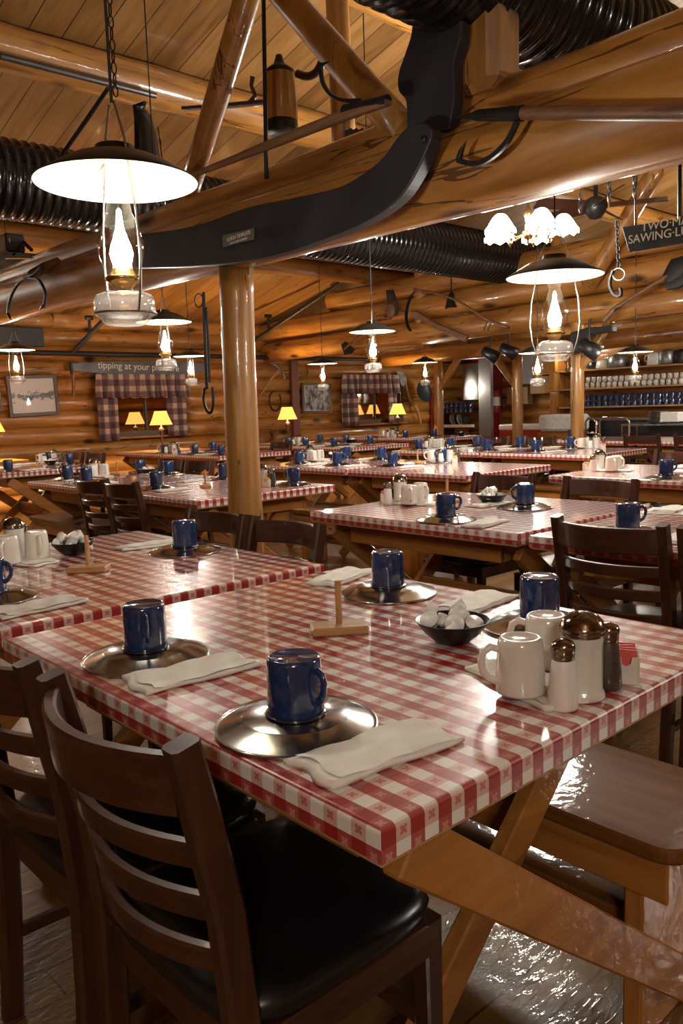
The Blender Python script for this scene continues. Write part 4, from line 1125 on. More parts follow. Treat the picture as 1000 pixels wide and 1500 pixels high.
# hanging harness on the left of the post
hs = empty('harness_hanger', atx(298, 430, XB-.12), 'long black iron harness hook hanging on the left face of the log post', 'harness hook')
g = lambda x, y, X=XB-.14: atx(x, y, X) - hs.location
MB().sweep([g(298,428), g(299,470), g(301,520), g(303,570)], .02, .008, up=(0,1,0), bev=.002).sweep([g(302,450), g(305,500), g(307,560)], .012, .006, up=(0,1,0)).build('strap', M['iron'], hs)
MB().tube([g(*q) for q in spline([(300,568),(298,585),(303,602),(309,604),(312,590),(311,567)], 4)], .007, 8).build('hook', M['iron'], hs)
for q in ((291,440),): MB().tube([g(q[0]+6*cos(a), q[1]+10*sin(a)) for a in [2*PI*k/14 for k in range(14)]], .003, 6, closed=True).build('ring', M['iron'], hs)
# pale antler-like saw pieces behind the braces
o = log('peeled_pole', atx(505, 235, 2.9), atx(492, -40, 2.9), .075, .07, M['postZ'], seg=14); tag(o, 'pale peeled upright pole behind the right log brace', 'pole')
px_plate('crosscut_saw', [(505,190)] + [(505+i*4.2, 187 + (3 if i % 2 else 0)) for i in range(1, 14)] + [(560,194),(556,206),(540,212),(505,216)], 2.3, .004, 'saw', 'toothed end of an old saw blade below the cant hook', 'saw')

# ------------------------------------------------------------------ far antiques
sg = empty('lumber_sign', atx(960, 340, 4.2), 'black wooden sign with cream hand lettering hanging at the right edge', 'sign')
px_plate('sign_board', [(911,333),(1040,314),(1040,350),(922,370)], 4.2, .03, 'runner', parent=sg)
c = atx(973, 328, 4.175) - sg.location; text('lettering', 'TWO·MA', .070, M['letter'], sg, lab_yz(c, -.02), .002)
c = atx(963, 345, 4.175) - sg.location; text('lettering', 'SAWING·LU', .070, M['letter'], sg, lab_yz(c, -.02), .002)
g = lambda x, y, X=4.2: atx(x, y, X) - sg.location
MB().tube([g(930,330), g(930,270)], .005, 6).build('hanger', M['iron'], sg); MB().tube([g(995,320), g(995,200)], .012, 6).build('hanger', M['iron'], sg)
# ceiling fan
Xf = 6.4; c = atx(872, 302, Xf); fn = empty('ceiling_fan', c, 'dark ceiling fan with flat blades right of the chandelier', 'fan')
MB().lathe([(0,-.12),(.05,-.11),(.09,-.06),(.11,-.01),(.10,.05),(.05,.08),(.02,.09),(.02,.9)], 24).build('motor', M['black'], fn)
for k in range(5):
    MB().box(.12, .62, -.065, .065, -.006, .006, Matrix.Rotation(2*PI*k/5+.2, 4, 'Z') @ Matrix.Rotation(.5, 4, 'X'), bev=.003).build('blade', M['dkX'], fn)
# log tongs on a chain
tn = empty('hanging_tongs', atx(903, 345, 5.0), 'black hooked grapple hanging on a chain below the ceiling fan', 'grapple')
g = lambda x, y, X=5.0: atx(x, y, X) - tn.location
mb = MB(); a, b = g(903, 320), g(906, 392)
for k in range(12):
    c = a.lerp(b, (k+.5)/12); L_ = (a-b).length/12*.72
    rr = Matrix.Translation(c) @ Matrix.Rotation((k % 2)*PI/2, 4, 'Z')
    mb.tube([rr @ Vector((.014*cos(q), 0, L_*sin(q))) for q in [2*PI*i/8 for i in range(8)]], .005, 5, closed=True)
mb.build('chain', M['iron'], tn)
MB().tube([g(906+9*cos(q), 402+9*sin(q)) for q in [2*PI*i/14 for i in range(14)]], .006, 6, closed=True).build('ring', M['galv'], tn)
MB().sweep([g(*q) for q in spline([(898,396),(893,412),(895,425),(902,434),(909,432),(908,422)], 4)], .03, .02, up=(1,0,0), bev=.004).build('hook', M['iron'], tn)
# paddle-like shovel and long pole
sh = empty('long_shovel', atx(940, 420, XH-.35), 'long-handled shovel slanting up to the right in front of the header logs', 'shovel')
g = lambda x, y: atx(x, y, XH-.35) - sh.location
MB().tube([g(884,470), g(900,452), g(925,436), g(965,412), g(985,400)], [.03,.028,.022,.024,.03], 10).build('handle', M['pole'], sh)
MB().tube([g(975,410), g(990,395), g(1010,385)], [.06,.12,.09], 14, flat=.35).tube([g(975,418), g(992,412), g(1012,400)], [.05,.08,.06], 14, flat=.3).build('blade', M['iron'], sh)
# scythe and saw plank on the header logs
sc_ = empty('scythe', atx(670, 450, XH-.25), 'old scythe with curved blade hung on the stacked header logs', 'scythe')
g = lambda x, y: atx(x, y, XH-.25) - sc_.location
MB().tube([g(*q) for q in spline([(606,424),(640,430),(672,442),(712,467),(745,480)], 4)], .017, 10).tube([g(708,484), g(713,471)], .012, 8).tube([g(714,484), g(719,473)], .012, 8).build('snath', M['pole'], sc_)
MB().sweep([g(*q) for q in spline([(610,423),(600,438),(595,458),(596,474),(601,485)], 5)], [.02]*4+[.05]*17, .012, up=(1,0,0)).build('blade', M['iron'], sc_)
px_plate('plank_tool', [(601,455),(612,457),(640,474),(686,492),(682,501),(640,482),(618,470),(602,466)], XH-.22, .05, 'pole', 'dark wooden bar tool slanting below the scythe blade', 'tool')
bl = empty('hanging_bell', atx(661, 442, XH-.15), 'small black bell hanging right of the short upright log', 'bell')
MB().lathe([(.085,-.08),(.075,-.05),(.055,.03),(.035,.09),(.015,.12),(.008,.14),(.008,.3)], 18).build('bell_body', M['iron'], bl)
sn = empty('fish_creel', atx(573, 445, XH-.3), 'dark woven basket hung on the header logs above the middle lantern', 'basket')
g = lambda x, y: atx(x, y, XH-.3) - sn.location
mb = MB()
for k in range(7): mb.tube([g(563+k*3, 468-k), g(568+k*2.6, 448), g(566+k*1.6, 425)], .008, 6)
mb.build('wicker', M['iron'], sn); MB().ball(g(572,455), .09, .4, 1, 1.1).build('basket_body', M['pole'], sn)
pf = empty('wooden_bracket', atx(528, 462, XH-.3), 'light axe-shaped wooden piece hung on the header logs behind the middle lantern', 'axe')
g = lambda x, y: atx(x, y, XH-.3) - pf.location
MB().sweep([g(505,512), g(530,490), g(548,470), g(572,466)], .04, .03, up=(1,0,0)).build('handle', M['pole'], pf)
px_plate('blade', [(500,505),(506,500),(520,512),(515,518),(505,520)], XH-.3, .03, 'iron', parent=pf)
# chains from the tie beam
for (x, y, n, lab) in ((850, 306, 3, 'short pale chain loop hanging under the tie beam left of the fan'), (892, 290, 4, 'short pale chain hanging under the tie beam above the fan'), (929, 283, 5, 'short pale chain with hook right of the fan')):
    c = atx(x, y, 3.4); mb = MB()
    for k in range(n):
        rr = Matrix.Translation((0, 0, .03*k)) @ Matrix.Rotation((k % 2)*PI/2, 4, 'Z')
        mb.tube([rr @ Vector((.011*cos(q), 0, .022*sin(q))) for q in [2*PI*i/8 for i in range(8)]], .004, 5, closed=True)
    mb.tube([(0,0,.03*n), (0,0,.9)], .003, 5)
    o = mb.build('hanging_chain', M['galv']); o.location = c; tag(o, lab, 'chain')
# ------------------------------------------------------------------ on the window wall
YF = YW-.12
def wplate(name, pts, Y, t, mat, parent=None, lab=None, cat=None):
    w = [aty(x, y, Y) for x, y in pts]; c = sum(w, Vector())/len(w)
    Mx = Matrix(((1,0,0,0),(0,0,-1,0),(0,1,0,0),(0,0,0,1)))
    o = MB().prism([(v.x-c.x, v.z-c.z) for v in w], t, Mx).build(name, M[mat], parent); fix_normals(o)
    o.location = (c-parent.location) if parent else c
    if lab: tag(o, lab, cat)
    return o
def wtext(body, px, py, Y, size, parent, ang=0):
    c = aty(px, py, Y) - parent.location
    return text('lettering', body, size, M['letter'], parent, Matrix.Translation(c) @ Matrix.Rotation(PI/2, 4, 'X') @ Matrix.Rotation(ang, 4, 'Z'), .002)
sw = empty('saw_sign', aty(210, 538, YF-.16), 'grey crosscut saw blade with cream lettering above the left curtain', 'sign')
top = [(105+i*8.2, 531.5 - 3.2*sin(PI*i/24) + (1.3 if i % 2 else 0)) for i in range(25)]
wplate('saw_blade', top + [(302,545),(250,549),(200,549),(150,547),(105,543)], YF-.16, .012, 'saw', sw)
wtext('tipping at your pleasure', 205, 537.5, YF-.172, .135, sw, -.03)
for px_ in (104, 303):
    a, b = aty(px_, 531, YF-.18)-sw.location, aty(px_+1, 548, YF-.18)-sw.location
    MB().tube([a, b], .022, 8).build('end_grip', M['iron'], sw)
a, b = aty(107, 548, YF-.16)-sw.location, aty(108, 581, YF-.16)-sw.location
MB().tube([a, b], .024, 8).build('upright_handle', M['pole'], sw)
def photo_mat(name, bg, ink, scale, hor=True):
    m, nt, b = newmat(name); tc = N(nt, 'ShaderNodeTexCoord'); mp = N(nt, 'ShaderNodeMapping')
    mp.inputs['Scale'].default_value = (1.0*scale, 1, (2.2 if hor else .7)*scale); nt.links.new(tc.outputs['Object'], mp.inputs['Vector'])
    nz = N(nt, 'ShaderNodeTexNoise', i_Scale=6.0, i_Detail=5.0, i_Roughness=.7); nt.links.new(mp.outputs[0], nz.inputs['Vector'])
    sp = N(nt, 'ShaderNodeSeparateXYZ'); nt.links.new(tc.outputs['Object'], sp.inputs[0])
    f = nz.outputs[0]
    if hor:  # dark tree line band across the middle
        band = math_(nt, 'SUBTRACT', .16, math_(nt, 'ABSOLUTE', sp.outputs[2])); band = math_(nt, 'MULTIPLY', band, 2.2)
        f = math_(nt, 'SUBTRACT', f, math_(nt, 'SUBTRACT', .62, band)); f = math_(nt, 'MULTIPLY', f, 2.4)
        c = ramp(nt, f, [(.30, bg), (.50, ink)])
    else: c = ramp(nt, f, [(.42, ink), (.5, tuple(x*.5 for x in bg)), (.56, bg)])
    nt.links.new(c, b.inputs['Base Color']); b.inputs['Roughness'].default_value = .3; b.inputs['Coat Weight'].default_value = .6; b.inputs['Coat Roughness'].default_value = .02
    return m
PM = [photo_mat('snowy_lake_print', (.52, .50, .45), (.06, .06, .06), 1.2), photo_mat('grey_tool_photograph', (.40, .41, .42), (.03, .03, .03), 1.6, False)]
def picture(pts, lab, mt, cat='picture', fw=.045):
    w = [aty(x, y, YF-.03) for x, y in pts]; c = sum(w, Vector())/4
    r = empty('framed_picture', c, lab, cat)
    hw = abs(w[1].x-w[0].x)/2; hh = abs(w[0].z-w[3].z)/2
    tilt = math.atan2(w[1].z-w[0].z, w[1].x-w[0].x); r.rotation_euler = (0, -tilt, 0)
    mb = MB()
    for (a, b, p, q) in ((-hw, -hw+fw, -hh, hh), (hw-fw, hw, -hh, hh), (-hw+fw, hw-fw, hh-fw, hh), (-hw+fw, hw-fw, -hh, -hh+fw)): mb.box(a, b, -.02, .02, p, q, bev=.005)
    mb.build('frame', M['frame'], r)
    MB().box(-hw+fw*.9, hw-fw*.9, .0, .006, -hh+fw*.9, hh-fw*.9).build('mount', M['paper'], r)
    MB().box(-hw+fw*1.15, hw-fw*1.15, -.003, .0, -hh+fw*1.15, hh-fw*1.15).build('print', mt, r)
    return r
picture([(9,551),(83,549),(86,606),(13,612)], 'framed snowy lake print on the logs at the far left', PM[0])
picture([(442,561),(485,562),(485,604),(442,606)], 'framed black and white tool photograph left of the right curtain', PM[1])
picture([(345,558),(374,558),(374,609),(345,610)], 'framed grey picture peeking out right of the log post', PM[1])
picture([(-20,572),(2,572),(2,604),(-20,604)], 'small dark frame cut by the left edge', PM[1], fw=.03)
# curtains
def curtain(x0, x1, y0, y1, yb, drop, lab_v, lab_l, lab_r, wl, wr):
    YC = YF-.12
    a, b = aty(x0, y0, YC), aty(x1, y1, YC); zb = aty(x0, yb, YC).z
    def cloth(name, xa, xb, zt, zb_, lab, ruff, amp, gather=None):
        n = int((xb-xa)/.012); rows = 10; vs = []; fs = []; c = (xa+xb)/2
        for j in range(rows+1):
            t = j/rows; z = zt + (zb_-zt)*t
            for i in range(n+1):
                u = i/n; x = xa + (xb-xa)*u
                y = 1.5*amp*(.35+.65*t)*sin(u*(xb-xa)*ruff*(1+.1*sin(u*9)) + .5*sin(t*3)) + amp*.3*sin(u*37+t*4)
                sx = 1 + (.045*t if gather is None else 0)
                vs.append(((x-c)*sx, y, z-zt + (.008*sin(u*60) if j == rows else 0)))
        for j in range(rows):
            for i in range(n): p = j*(n+1)+i; fs.append((p, p+1, p+n+2, p+n+1))
        o = MB().add(vs, fs, True).build(name, M['plaid']); o.location = (c, YC, zt)
        so = o.modifiers.new('thick', 'SOLIDIFY'); so.thickness = .004
        return tag(o, lab, 'curtain')
    v = cloth('curtain_valance', a.x, b.x, a.z, zb, lab_v, 62, .028)
    v.location.y -= .07
    zl = aty(x0, drop, YC).z
    cloth('plaid_curtain', a.x+.03, a.x+wl, zb+.08, zl, lab_l, 42, .022)
    cloth('plaid_curtain', b.x-wr, b.x-.03, zb+.08, zl+.02, lab_r, 36, .018)
    return a, b
curtain(137, 273, 548, 552, 584, 647, 'gathered plaid valance over the left window', 'plaid curtain hanging left of the left window', 'plaid curtain with tan and red checks right of the left window', .34, .36)
curtain(498, 582, 549, 551, 577, 625, 'gathered plaid valance over the right window', 'plaid curtain hanging left of the right window', 'plaid curtain hanging right of the right window', .40, .26)
# invented lamp-lit rooms, added to give the window panes their amber glow
for i, (a, b, z0, z1) in enumerate(WIN):
    mb = MB(); c = (a+b)/2
    mb.box(c-1.6, c+1.6, YW+1.7, YW+1.8, 0, 2.6).box(c-1.7, c-1.6, YW+.16, YW+1.8, 0, 2.6).box(c+1.6, c+1.7, YW+.16, YW+1.8, 0, 2.6).box(c-1.7, c+1.7, YW+.16, YW+1.8, 2.6, 2.7).box(c-1.7, c+1.7, YW+.16, YW+1.8, -.06, 0)
    for k in range(11): logmb(mb, (c-1.6, YW+1.66, .11+.22*k), (c+1.6, YW+1.66, .11+.22*k), .115, seg=12)
    tag(mb.build('added_room_wall', M['logX']), kind='structure')
    for dx, dy in ((-.25, .75), (.35, 1.1)):
        lx = c+dx + dy*.6
        o = MB().box(-.25, .25, -.25, .25, TH-.04, TH, bev=.005).box(-.04, .04, -.04, .04, 0, TH-.04).box(-.2, .2, -.2, .2, 0, .03).build('side_table', M['brdX']); o.location = (lx, YW+dy-.05, 0)
        sd = ('left' if i == 0 else 'right'); wh = 'nearer' if dy < 1 else 'farther'
        tag(o, f'{wh} small table in the added room behind the {sd} window', 'table')
        TLAMP.put((lx, YW+dy-.05, TH), 0, uniq(f'{wh} added amber lamp for the glow behind the {sd} window pane'))
        ld = bpy.data.lights.new('pane_glow_light', 'POINT'); ld.energy = 14; ld.color = (1, .62, .22); ld.shadow_soft_size = .03
        lo = bpy.data.objects.new('pane_glow_light', ld); COL.objects.link(lo); lo.location = (lx, YW+dy-.05, TH+.42)
# pickaxe, horseshoe, axe, round pan
pa = empty('pickaxe', aty(403, 555, YF-.1), 'pickaxe hung head-up on the logs right of the post', 'pickaxe')
g = lambda x, y: aty(x, y, YF-.1) - pa.location
MB().tube([g(378,584), g(396,556), g(410,540)], [.012,.017,.02], 10).build('handle', M['block'], pa)
MB().tube([g(*q) for q in spline([(395,531),(404,536),(412,544),(417,554)], 4)], [.008]*3+[.028]*5+[.018]*5, 10).build('head', M['galv'], pa)
hn = aty(403, 587, YF-.04)
MB_ = MB().tube([Vector((.12*cos(q), 0, .17*sin(q))) for q in [PI*.62 + 2*PI*.80*i/16 for i in range(17)]], .014, 8).build('horseshoe', M['iron']); MB_.location = hn; tag(MB_, 'thin iron horseshoe hung below the pickaxe', 'horseshoe')
ax = empty('long_axe', aty(600, 580, YF-.1), 'long-handled broad axe hung on the logs right of the right curtain', 'axe')
g = lambda x, y: aty(x, y, YF-.1) - ax.location
MB().tube([g(592,556), g(600,585), g(611,600), g(616,620)], [.028,.026,.026,.02], 10).build('handle', M['block'], ax)
wplate('head', [(580,545),(588,545),(595,553),(594,566),(588,566),(584,556)], YF-.1, .03, 'galv', ax)
pn = empty('round_pan', aty(619, 574, YF-.35), 'big dark round pan hung beside the left portal post', 'pan')
MB().lathe([(0,0),(.17,.0),(.2,.04),(.205,.045),(.165,.01),(0,.008)], 28, M=Matrix.Rotation(PI/2-.2, 4, 'X')).build('pan_dish', M['iron'], pn)
MB().tube([(0,0,.2),(0,0,.42)], .012, 6).build('handle', M['iron'], pn)
o = MB().box(-.42,.30,-.03,.03,-.13,.12, bev=.01).build('dark_board', M['runner']); o.location = aty(30, 493, YF-.1); tag(o, 'dark flat board on the top logs at the far left', 'board')
o = MB().box(-.18,.18,-.03,.03,-.15,.15, bev=.01).build('grey_board', M['galv']); o.location = aty(352, 538, YF-.1); tag(o, 'small grey board high on the logs right of the log post', 'board')

# ------------------------------------------------------------------ far end: rack, extinguisher, doorway, boxes
XR = 11.6
def bx(name, x0, y0, x1, y1, X, dep, mat, parent=None, lab=None, cat=None, bev=.006):
    a, b = atx(x0, y0, X), atx(x1, y1, X); c = (a+b)/2
    hy, hz = abs(a.y-b.y)/2, abs(a.z-b.z)/2
    o = MB().box(0, dep, -hy, hy, -hz, hz, bev=bev).build(name, M[mat], parent); o.location = (c - parent.location) if parent else c
    if lab: tag(o, lab, cat)
    return o
rk = empty('mug_rack', atx(672, 640, XR), 'dark shelf rack of blue mugs beside the left portal post', 'rack')
g1 = atx(645, 600, XR); g2 = atx(702, 600, XR)
for z in (.42, atx(672, 624, XR).z-.03, atx(672, 602, XR).z-.03):
    MB().box(0, .4, g2.y-rk.location.y, g1.y-rk.location.y, z-.02-rk.location.z, z-rk.location.z, bev=.003).build('shelf', M['dkY'], rk)
for yy in (g1.y, g2.y): MB().box(0, .4, yy-rk.location.y-.02, yy-rk.location.y+.02, -rk.location.z, atx(672, 598, XR).z-rk.location.z, bev=.003).build('side_panel', M['dkZ'], rk)
bx('edge_strip', 645, 622, 694, 626, XR-.02, .02, 'white', rk)
bx('tall_cover', 700, 526, 719, 640, XR-.25, .08, 'grey', None, 'tall flat grey metal panel left of the fire extinguisher', 'panel')
o = MB().lathe([(.19,-.32),(.15,.32),(.13,.34),(0,.34)], 28).build('dark_lamp_shade', M['grey']); o.location = atx(691, 560, XR-.1); tag(o, 'big unlit grey lamp shade above the mug rack', 'lamp shade')
o = MB().lathe([(0,-.04),(.03,-.02),(.035,.01),(.02,.04),(0,.045)], 16).build('wall_bulb', M['bulb']); o.location = atx(688, 569, XR-.35); tag(o, 'bare bright bulb in front of the grey lamp shade', 'bulb')
# doorway trim in dark red
d = empty('door_1', (XW-.12, atx(715, 640, XW-.12).y, 0)); tag(d, kind='structure')
yl, yr = atx(672, 600, XW-.12).y, atx(727, 600, XW-.12).y; zt = atx(700, 522, XW-.12).z
MB().box(0,.06, yr-d.location.y-.10, yr-d.location.y+.10, 0, zt, bev=.004).box(0,.06, yl-d.location.y-.05, yl-d.location.y+.05, 0, zt, bev=.004).box(0,.06, yr-d.location.y+.1, yl-d.location.y-.05, zt-.16, zt, bev=.004).build('door_frame', M['red'], d)
fe = empty('fire_extinguisher', atx(726, 606, XW-.5), 'red fire extinguisher with white label hung by the doorway', 'fire extinguisher')
hz = atx(726, 572, XW-.5).z - atx(726, 606, XW-.5).z
MB().lathe([(0,0),(.085,.0),(.092,.02),(.092,hz*.88),(.06,hz*.98),(.03,hz*1.05),(0,hz*1.05)], 24).build('cylinder', M['red'], fe)
MB().lathe([(.0935,hz*.35),(.0935,hz*.72)], 24).build('label', M['white'], fe)
MB().box(-.09,.02,-.015,.015,hz*1.05,hz*1.13,bev=.004).box(-.10,.01,-.012,.012,hz*1.2,hz*1.24,Matrix.Rotation(.2,4,'Y')).tube([(0,0,hz*1.1),(0,-.1,hz*1.12),(0,-.125,hz*.9),(0,-.12,hz*.4)], .012, 8).build('valve_and_hose', M['black'], fe)
# checked cloth hampers
for (x0, x1, lab) in ((734, 748, 'red-checked box with white lid left of the split post'), (761, 786, 'red-checked box with white lid right of the split post')):
    a, b = atx(x0, 640, 11.2), atx(x1, 640, 11.2); h = empty('checked_box', (11.2, (a.y+b.y)/2, 0), lab, 'box')
    w = abs(a.y-b.y)/2 + .05; zt = atx(750, 622, 11.2).z; zb = atx(750, 630, 11.2).z
    MB().box(0, .5, -w, w, 0, zb, bev=.01).build('box_body', M['red'], h); MB().box(-.01, .51, -w-.01, w+.01, zb, zt, bev=.02).build('lid', M['white'], h)
ck_ = bx('white_cooler', 787, 608, 840, 632, 10.9, .5, 'white', None, 'long white cooler chest behind the farthest table', 'cooler', .04)
st = bx('cooler_stand', 787, 633, 842, 690, 10.95, .42, 'brdY', None, 'low wooden cabinet under the white cooler', 'cabinet')
# cardboard boxes and dark screen on the end wall
bx('cardboard_box', 775, 518, 810, 548, XW-.35, .2, 'cardboard', None, 'brown cardboard box high on the end wall behind the lantern', 'box')
bx('cardboard_box', 776, 552, 806, 576, XW-.35, .2, 'cardboard', None, 'lower brown cardboard box beside the amber blocks', 'box')
bx('cardboard_box', 742, 568, 772, 592, XW-.35, .2, 'cardboard', None, 'tilted brown cardboard box behind the split post', 'box')
bx('wall_screen', 760, 522, 779, 562, XW-.45, .06, 'grey', None, 'grey framed glass panel right of the split post', 'panel')
for (pts, lab) in (([(806,517),(815,517),(815,545),(797,547),(797,540),(802,540),(802,533),(806,533)], 'upper amber step-shaped wooden block on the end wall'),
                   ([(806,548),(814,548),(814,573),(799,575),(799,568),(803,568),(803,562),(806,562)], 'lower amber step-shaped wooden block on the end wall')):
    px_plate('step_block', pts, XW-.65, .10, 'amber', lab, 'wooden block')
# mug shelves on the end wall
XS = XW-.42
sv = empty('wall_shelf', atx(920, 570, XS), 'wide pine wall shelf unit holding white and blue mugs', 'shelf')
yA, yB = atx(818, 570, XS).y, atx(1130, 570, XS).y
sz = {}
for nm, y in (('t', 537), ('w', 566), ('b', 594)):
    z = atx(920, y, XS).z; sz[nm] = z
    MB().box(0, .36, yB-sv.location.y, yA-sv.location.y, z-.03-sv.location.z, z-sv.location.z, bev=.004).build('shelf_board', M['block'], sv)
MB().box(.36, .38, yB-sv.location.y, yA-sv.location.y, sz['b']-.9-sv.location.z, atx(920, 510, XS).z-sv.location.z).build('back_panel', M['brdY'], sv)
for yy in (yA,): MB().box(-.02, .38, yy-sv.location.y, yy-sv.location.y+.18, -sv.location.z, atx(920, 505, XS).z-sv.location.z, bev=.004).build('side_panel', M['brdZ'], sv)
SM = empty('shelf_cup', (0,0,0), 'x', 'mug', 'x')
MB().lathe([(.036,0),(.043,.0),(.042,.05),(.038,.092),(.03,.096),(0,.096)], 18).build('body', M['ceramic'], SM)
MB().tube([(.038,0,.075),(.062,0,.07),(.066,0,.045),(.04,0,.025)], .007, 6).build('handle', M['ceramic'], SM)
SMP = Pool(SM)
n = 0
for row in range(2):
    for k in range(19 if row == 0 else 17):
        y = atx(856, 560, XS).y - k*.108 - row*.02
        SMP.put((XS+.09, y, sz['w']+row*.098), PI+.3*sin(k), f"white shelf mug, {'bottom' if row == 0 else 'top'} row of the white mugs on the end wall", f"{'bottom' if row == 0 else 'top'} row of white shelf mugs")
SB = empty('shelf_enamel_mug', (0,0,0), 'x', 'mug', 'x')
MB().lathe([(.0455,.003),(.0455,.090),(.041,.098),(0,.098)], 18).build('body', M['blue'] if 'blue' in M else M['navy'], SB)
MB().tube([(.0475*cos(a), .0475*sin(a), .003) for a in [2*PI*k/18 for k in range(18)]], .003, 5, closed=True).build('rim', M['navyrim'], SB)
MB().tube([(.044,0,.084),(.070,0,.080),(.073,0,.048),(.044,0,.026)], .007, 6).build('handle', M['navy'], SB)
SBP = Pool(SB)
for row in range(2):
    for k in range(22):
        y = atx(857, 585, XS).y - k*.112
        SBP.put((XS+.10, y, sz['b']+row*.103), PI-.5+.3*sin(k*2), f"blue shelf mug, {'bottom' if row == 0 else 'top'} row of the blue mugs on the end wall", f"{'bottom' if row == 0 else 'top'} row of blue shelf mugs")
    for k in range(6):
        y = atx(649, 598, XR).y - k*.115
        SBP.put((XR+.12, y, atx(672, 602, XR).z-.03+row*.103), PI-.5, f"blue mug stacked on the dark rack by the left portal post, {'bottom' if row == 0 else 'top'} row", f"{'bottom' if row == 0 else 'top'} row of blue mugs on the dark rack")
# trays leaning in the rack
for k in range(4):
    o = MB().lathe([(0,0),(.12,0),(.14,.03),(.145,.03),(.12,-.01),(0,-.01)], 18, M=Matrix.Rotation(PI/2-.25, 4, 'X')).build('leaning_dish', M['galv' if k % 2 else 'white']); o.location = (XR+.2, atx(655, 620, XR).y-k*.09, atx(672, 624, XR).z+.12)
    tag(o, ['leftmost leaning dish on the lower shelf of the dark rack', 'second leaning dish from the left on the dark rack', 'third leaning dish from the left on the dark rack', 'rightmost leaning dish on the lower shelf of the dark rack'][k], 'dish', 'dishes leaning in the dark rack')
# pots on the top shelf
for (x, w, h, mt, lab) in ((862, .13, .14, 'black', 'black kettle at the left end of the top shelf'), (877, .15, .15, 'ceramic', 'pale crock with handle on the top shelf'), (898, .19, .24, 'galv', 'square grey tin on the top shelf left of the lantern'),
                        (920, .1, .1, 'black', 'small black pot behind the lantern shade on the top shelf'), (953, .15, .22, 'white', 'white lidded can on the top shelf right of the lantern'), (970, .16, .26, 'galv', 'grey speckled coffee pot on the top shelf'), (990, .14, .24, 'iron', 'dark coffee mill at the right end of the top shelf')):
    o = MB().lathe([(0,0),(w*.92,0),(w,.02),(w*.9,h*.8),(w*.8,h*.9),(w*.3,h),(0,h*1.02)], 20).tube([(0,w,h*.3),(0,w*1.4,h*.4),(0,w*1.3,h*.75),(0,w*.85,h*.8)], .012, 6).build('shelf_pot', M[mt]); o.location = (XS+.18, atx(x, 535, XS).y, sz['t']); tag(o, lab, 'pot')
# counter, plates, chrome frames in front of the shelves
ct = empty('serving_counter', (XS-.9, (yA+yB)/2, 0), 'dark serving counter with a steel top below the mug shelves', 'counter')
zc = atx(920, 612, XS-.9).z; hw_ = (yA-yB)/2
MB().box(0, .6, -hw_, hw_-.25, 0, zc-.04, bev=.005).build('counter_body', M['black'], ct); MB().box(-.02, .62, -hw_, hw_-.22, zc-.04, zc-.01, bev=.005).build('counter_top', M['grey'], ct)
tr = empty('steel_trolley', (XS-1.6, atx(965, 640, XS-1.6).y, 0), 'steel trolley with stacked plates below the blue mugs', 'trolley')
zt_ = atx(965, 621, XS-1.6).z
MB().box(0,.5,-.7,.62,zt_-.03,zt_,bev=.01).box(0,.5,-.7,.62,.35,.37).build('tray', M['galv'], tr)
for yy in (-.68,.6): MB().tube([(.02,yy,0),(.02,yy,zt_-.03)], .015, 8).tube([(.48,yy,0),(.48,yy,zt_-.03)], .015, 8).build('frame_upright', M['chrome'], tr)
for k in range(7):
    o = MB().lathe([(0,0),(.10,0),(.15,.02),(.152,.024),(.10,.006),(0,.006)], 24).build('stacked_plate', M['steel']); o.location = (XS-1.4, atx(953, 621, XS-1.6).y, zt_+.001+k*.026)
    tag(o, 'steel plate in the tall stack on the trolley below the blue mugs', 'plate', 'stacked steel plates on the trolley')
bx('paper_stack', 967, 604, 992, 618, XS-1.5, .2, 'paper', None, 'white stack of papers beside the plate stack on the trolley', 'papers')
for (x0, x1, lab) in ((857, 873, 'left chrome tube rail below the white shelf mugs'), (878, 921, 'wide chrome tube rail below the blue shelf mugs')):
    a, b = atx(x0, 650, 10.8), atx(x1, 650, 10.8); zz = atx(900, 612, 10.8).z
    o = MB().tube([(10.8,a.y,0),(10.8,a.y,zz-.06),(10.8,a.y-.05,zz),(10.8,b.y+.05,zz),(10.8,b.y,zz-.06),(10.8,b.y,0)], .018, 10).build('chrome_rail', M['chrome']); tag(o, lab, 'rail')
lc = atx(831, 512, XS-.25); ws = empty('wall_sconce', lc, 'brass sconce with bright bulb left of the mug shelves', 'sconce')
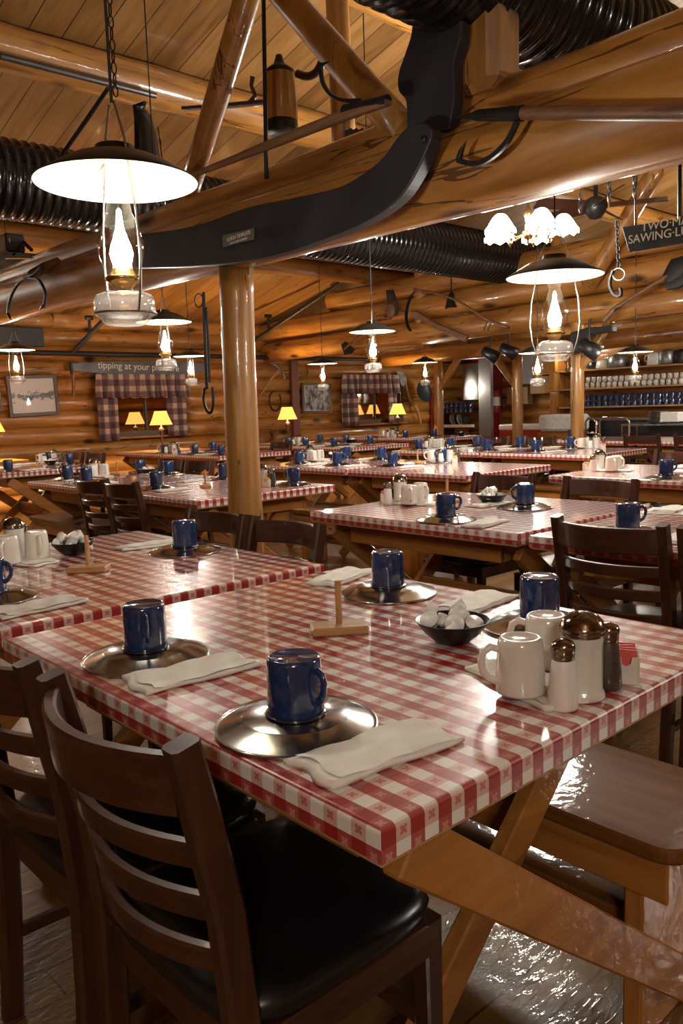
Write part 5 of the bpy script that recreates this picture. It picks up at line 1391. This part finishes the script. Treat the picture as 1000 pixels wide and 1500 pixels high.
MB().ball((0,0,0), .06).build('glowing_bulb', M['chbulb'], ws)
MB().tube([(0,0,-.06),(.02,0,-.2),(.1,0,-.3),(.17,0,-.25)], .02, 8).tube([(0,.0,-.08),(0,.12,-.02),(0,.16,-.1)], .012, 8).tube([(0,0,-.08),(0,-.12,-.02),(0,-.16,-.1)], .012, 8).lathe([(0,-.42),(.05,-.36),(.02,-.3),(.06,-.2),(.05,-.07)], 16).build('brass_arm', M['brass'], ws)
# track spotlights
for (x, y, lab) in ((718, 519, 'left black spotlight over the doorway'), (745, 514, 'right black spotlight tilted toward the lantern'), (863, 511, 'black spotlight on the bracket over the mug shelf post')):
    X_ = 9.0 if x < 800 else XH-.2
    r = empty('spotlight', atx(x, y, X_), lab, 'spotlight')
    MB().lathe([(.0,-.14),(.06,-.13),(.085,.0),(.10,.12),(.092,.12),(.07,.02),(0,.0)], 20, M=Matrix.Rotation(2.2, 4, 'X') @ Matrix.Rotation(.5, 4, 'Y')).build('lamp_can', M['black'], r)
    MB().tube([(0,0,.05),(0,0,.32)], .015, 6).build('stem', M['black'], r)
px_plate('iron_bracket', [(838,488),(862,480),(900,478),(900,486),(866,490),(858,515),(838,520)], XH-.16, .10, 'iron', 'black iron bracket joining post and header log before the mug shelves', 'bracket')

# ------------------------------------------------------------------ light and view
w = bpy.data.worlds.new('world'); SC.world = w; w.use_nodes = True
w.node_tree.nodes['Background'].inputs[0].default_value = (.5, .6, .8, 1); w.node_tree.nodes['Background'].inputs[1].default_value = .02
SC.view_settings.view_transform = 'Standard'; SC.view_settings.look = 'None'; SC.view_settings.exposure = 1.25; SC.view_settings.gamma = 1
SC.view_settings.use_curve_mapping = False
SC.cycles.max_bounces = 7; SC.cycles.diffuse_bounces = 4; SC.cycles.glossy_bounces = 4; SC.cycles.transparent_max_bounces = 12
SC.cycles.sample_clamp_indirect = 4.0; SC.cycles.sample_clamp_direct = 0
SC.cycles.caustics_reflective = False; SC.cycles.caustics_refractive = False
SC.cycles.use_denoising = True
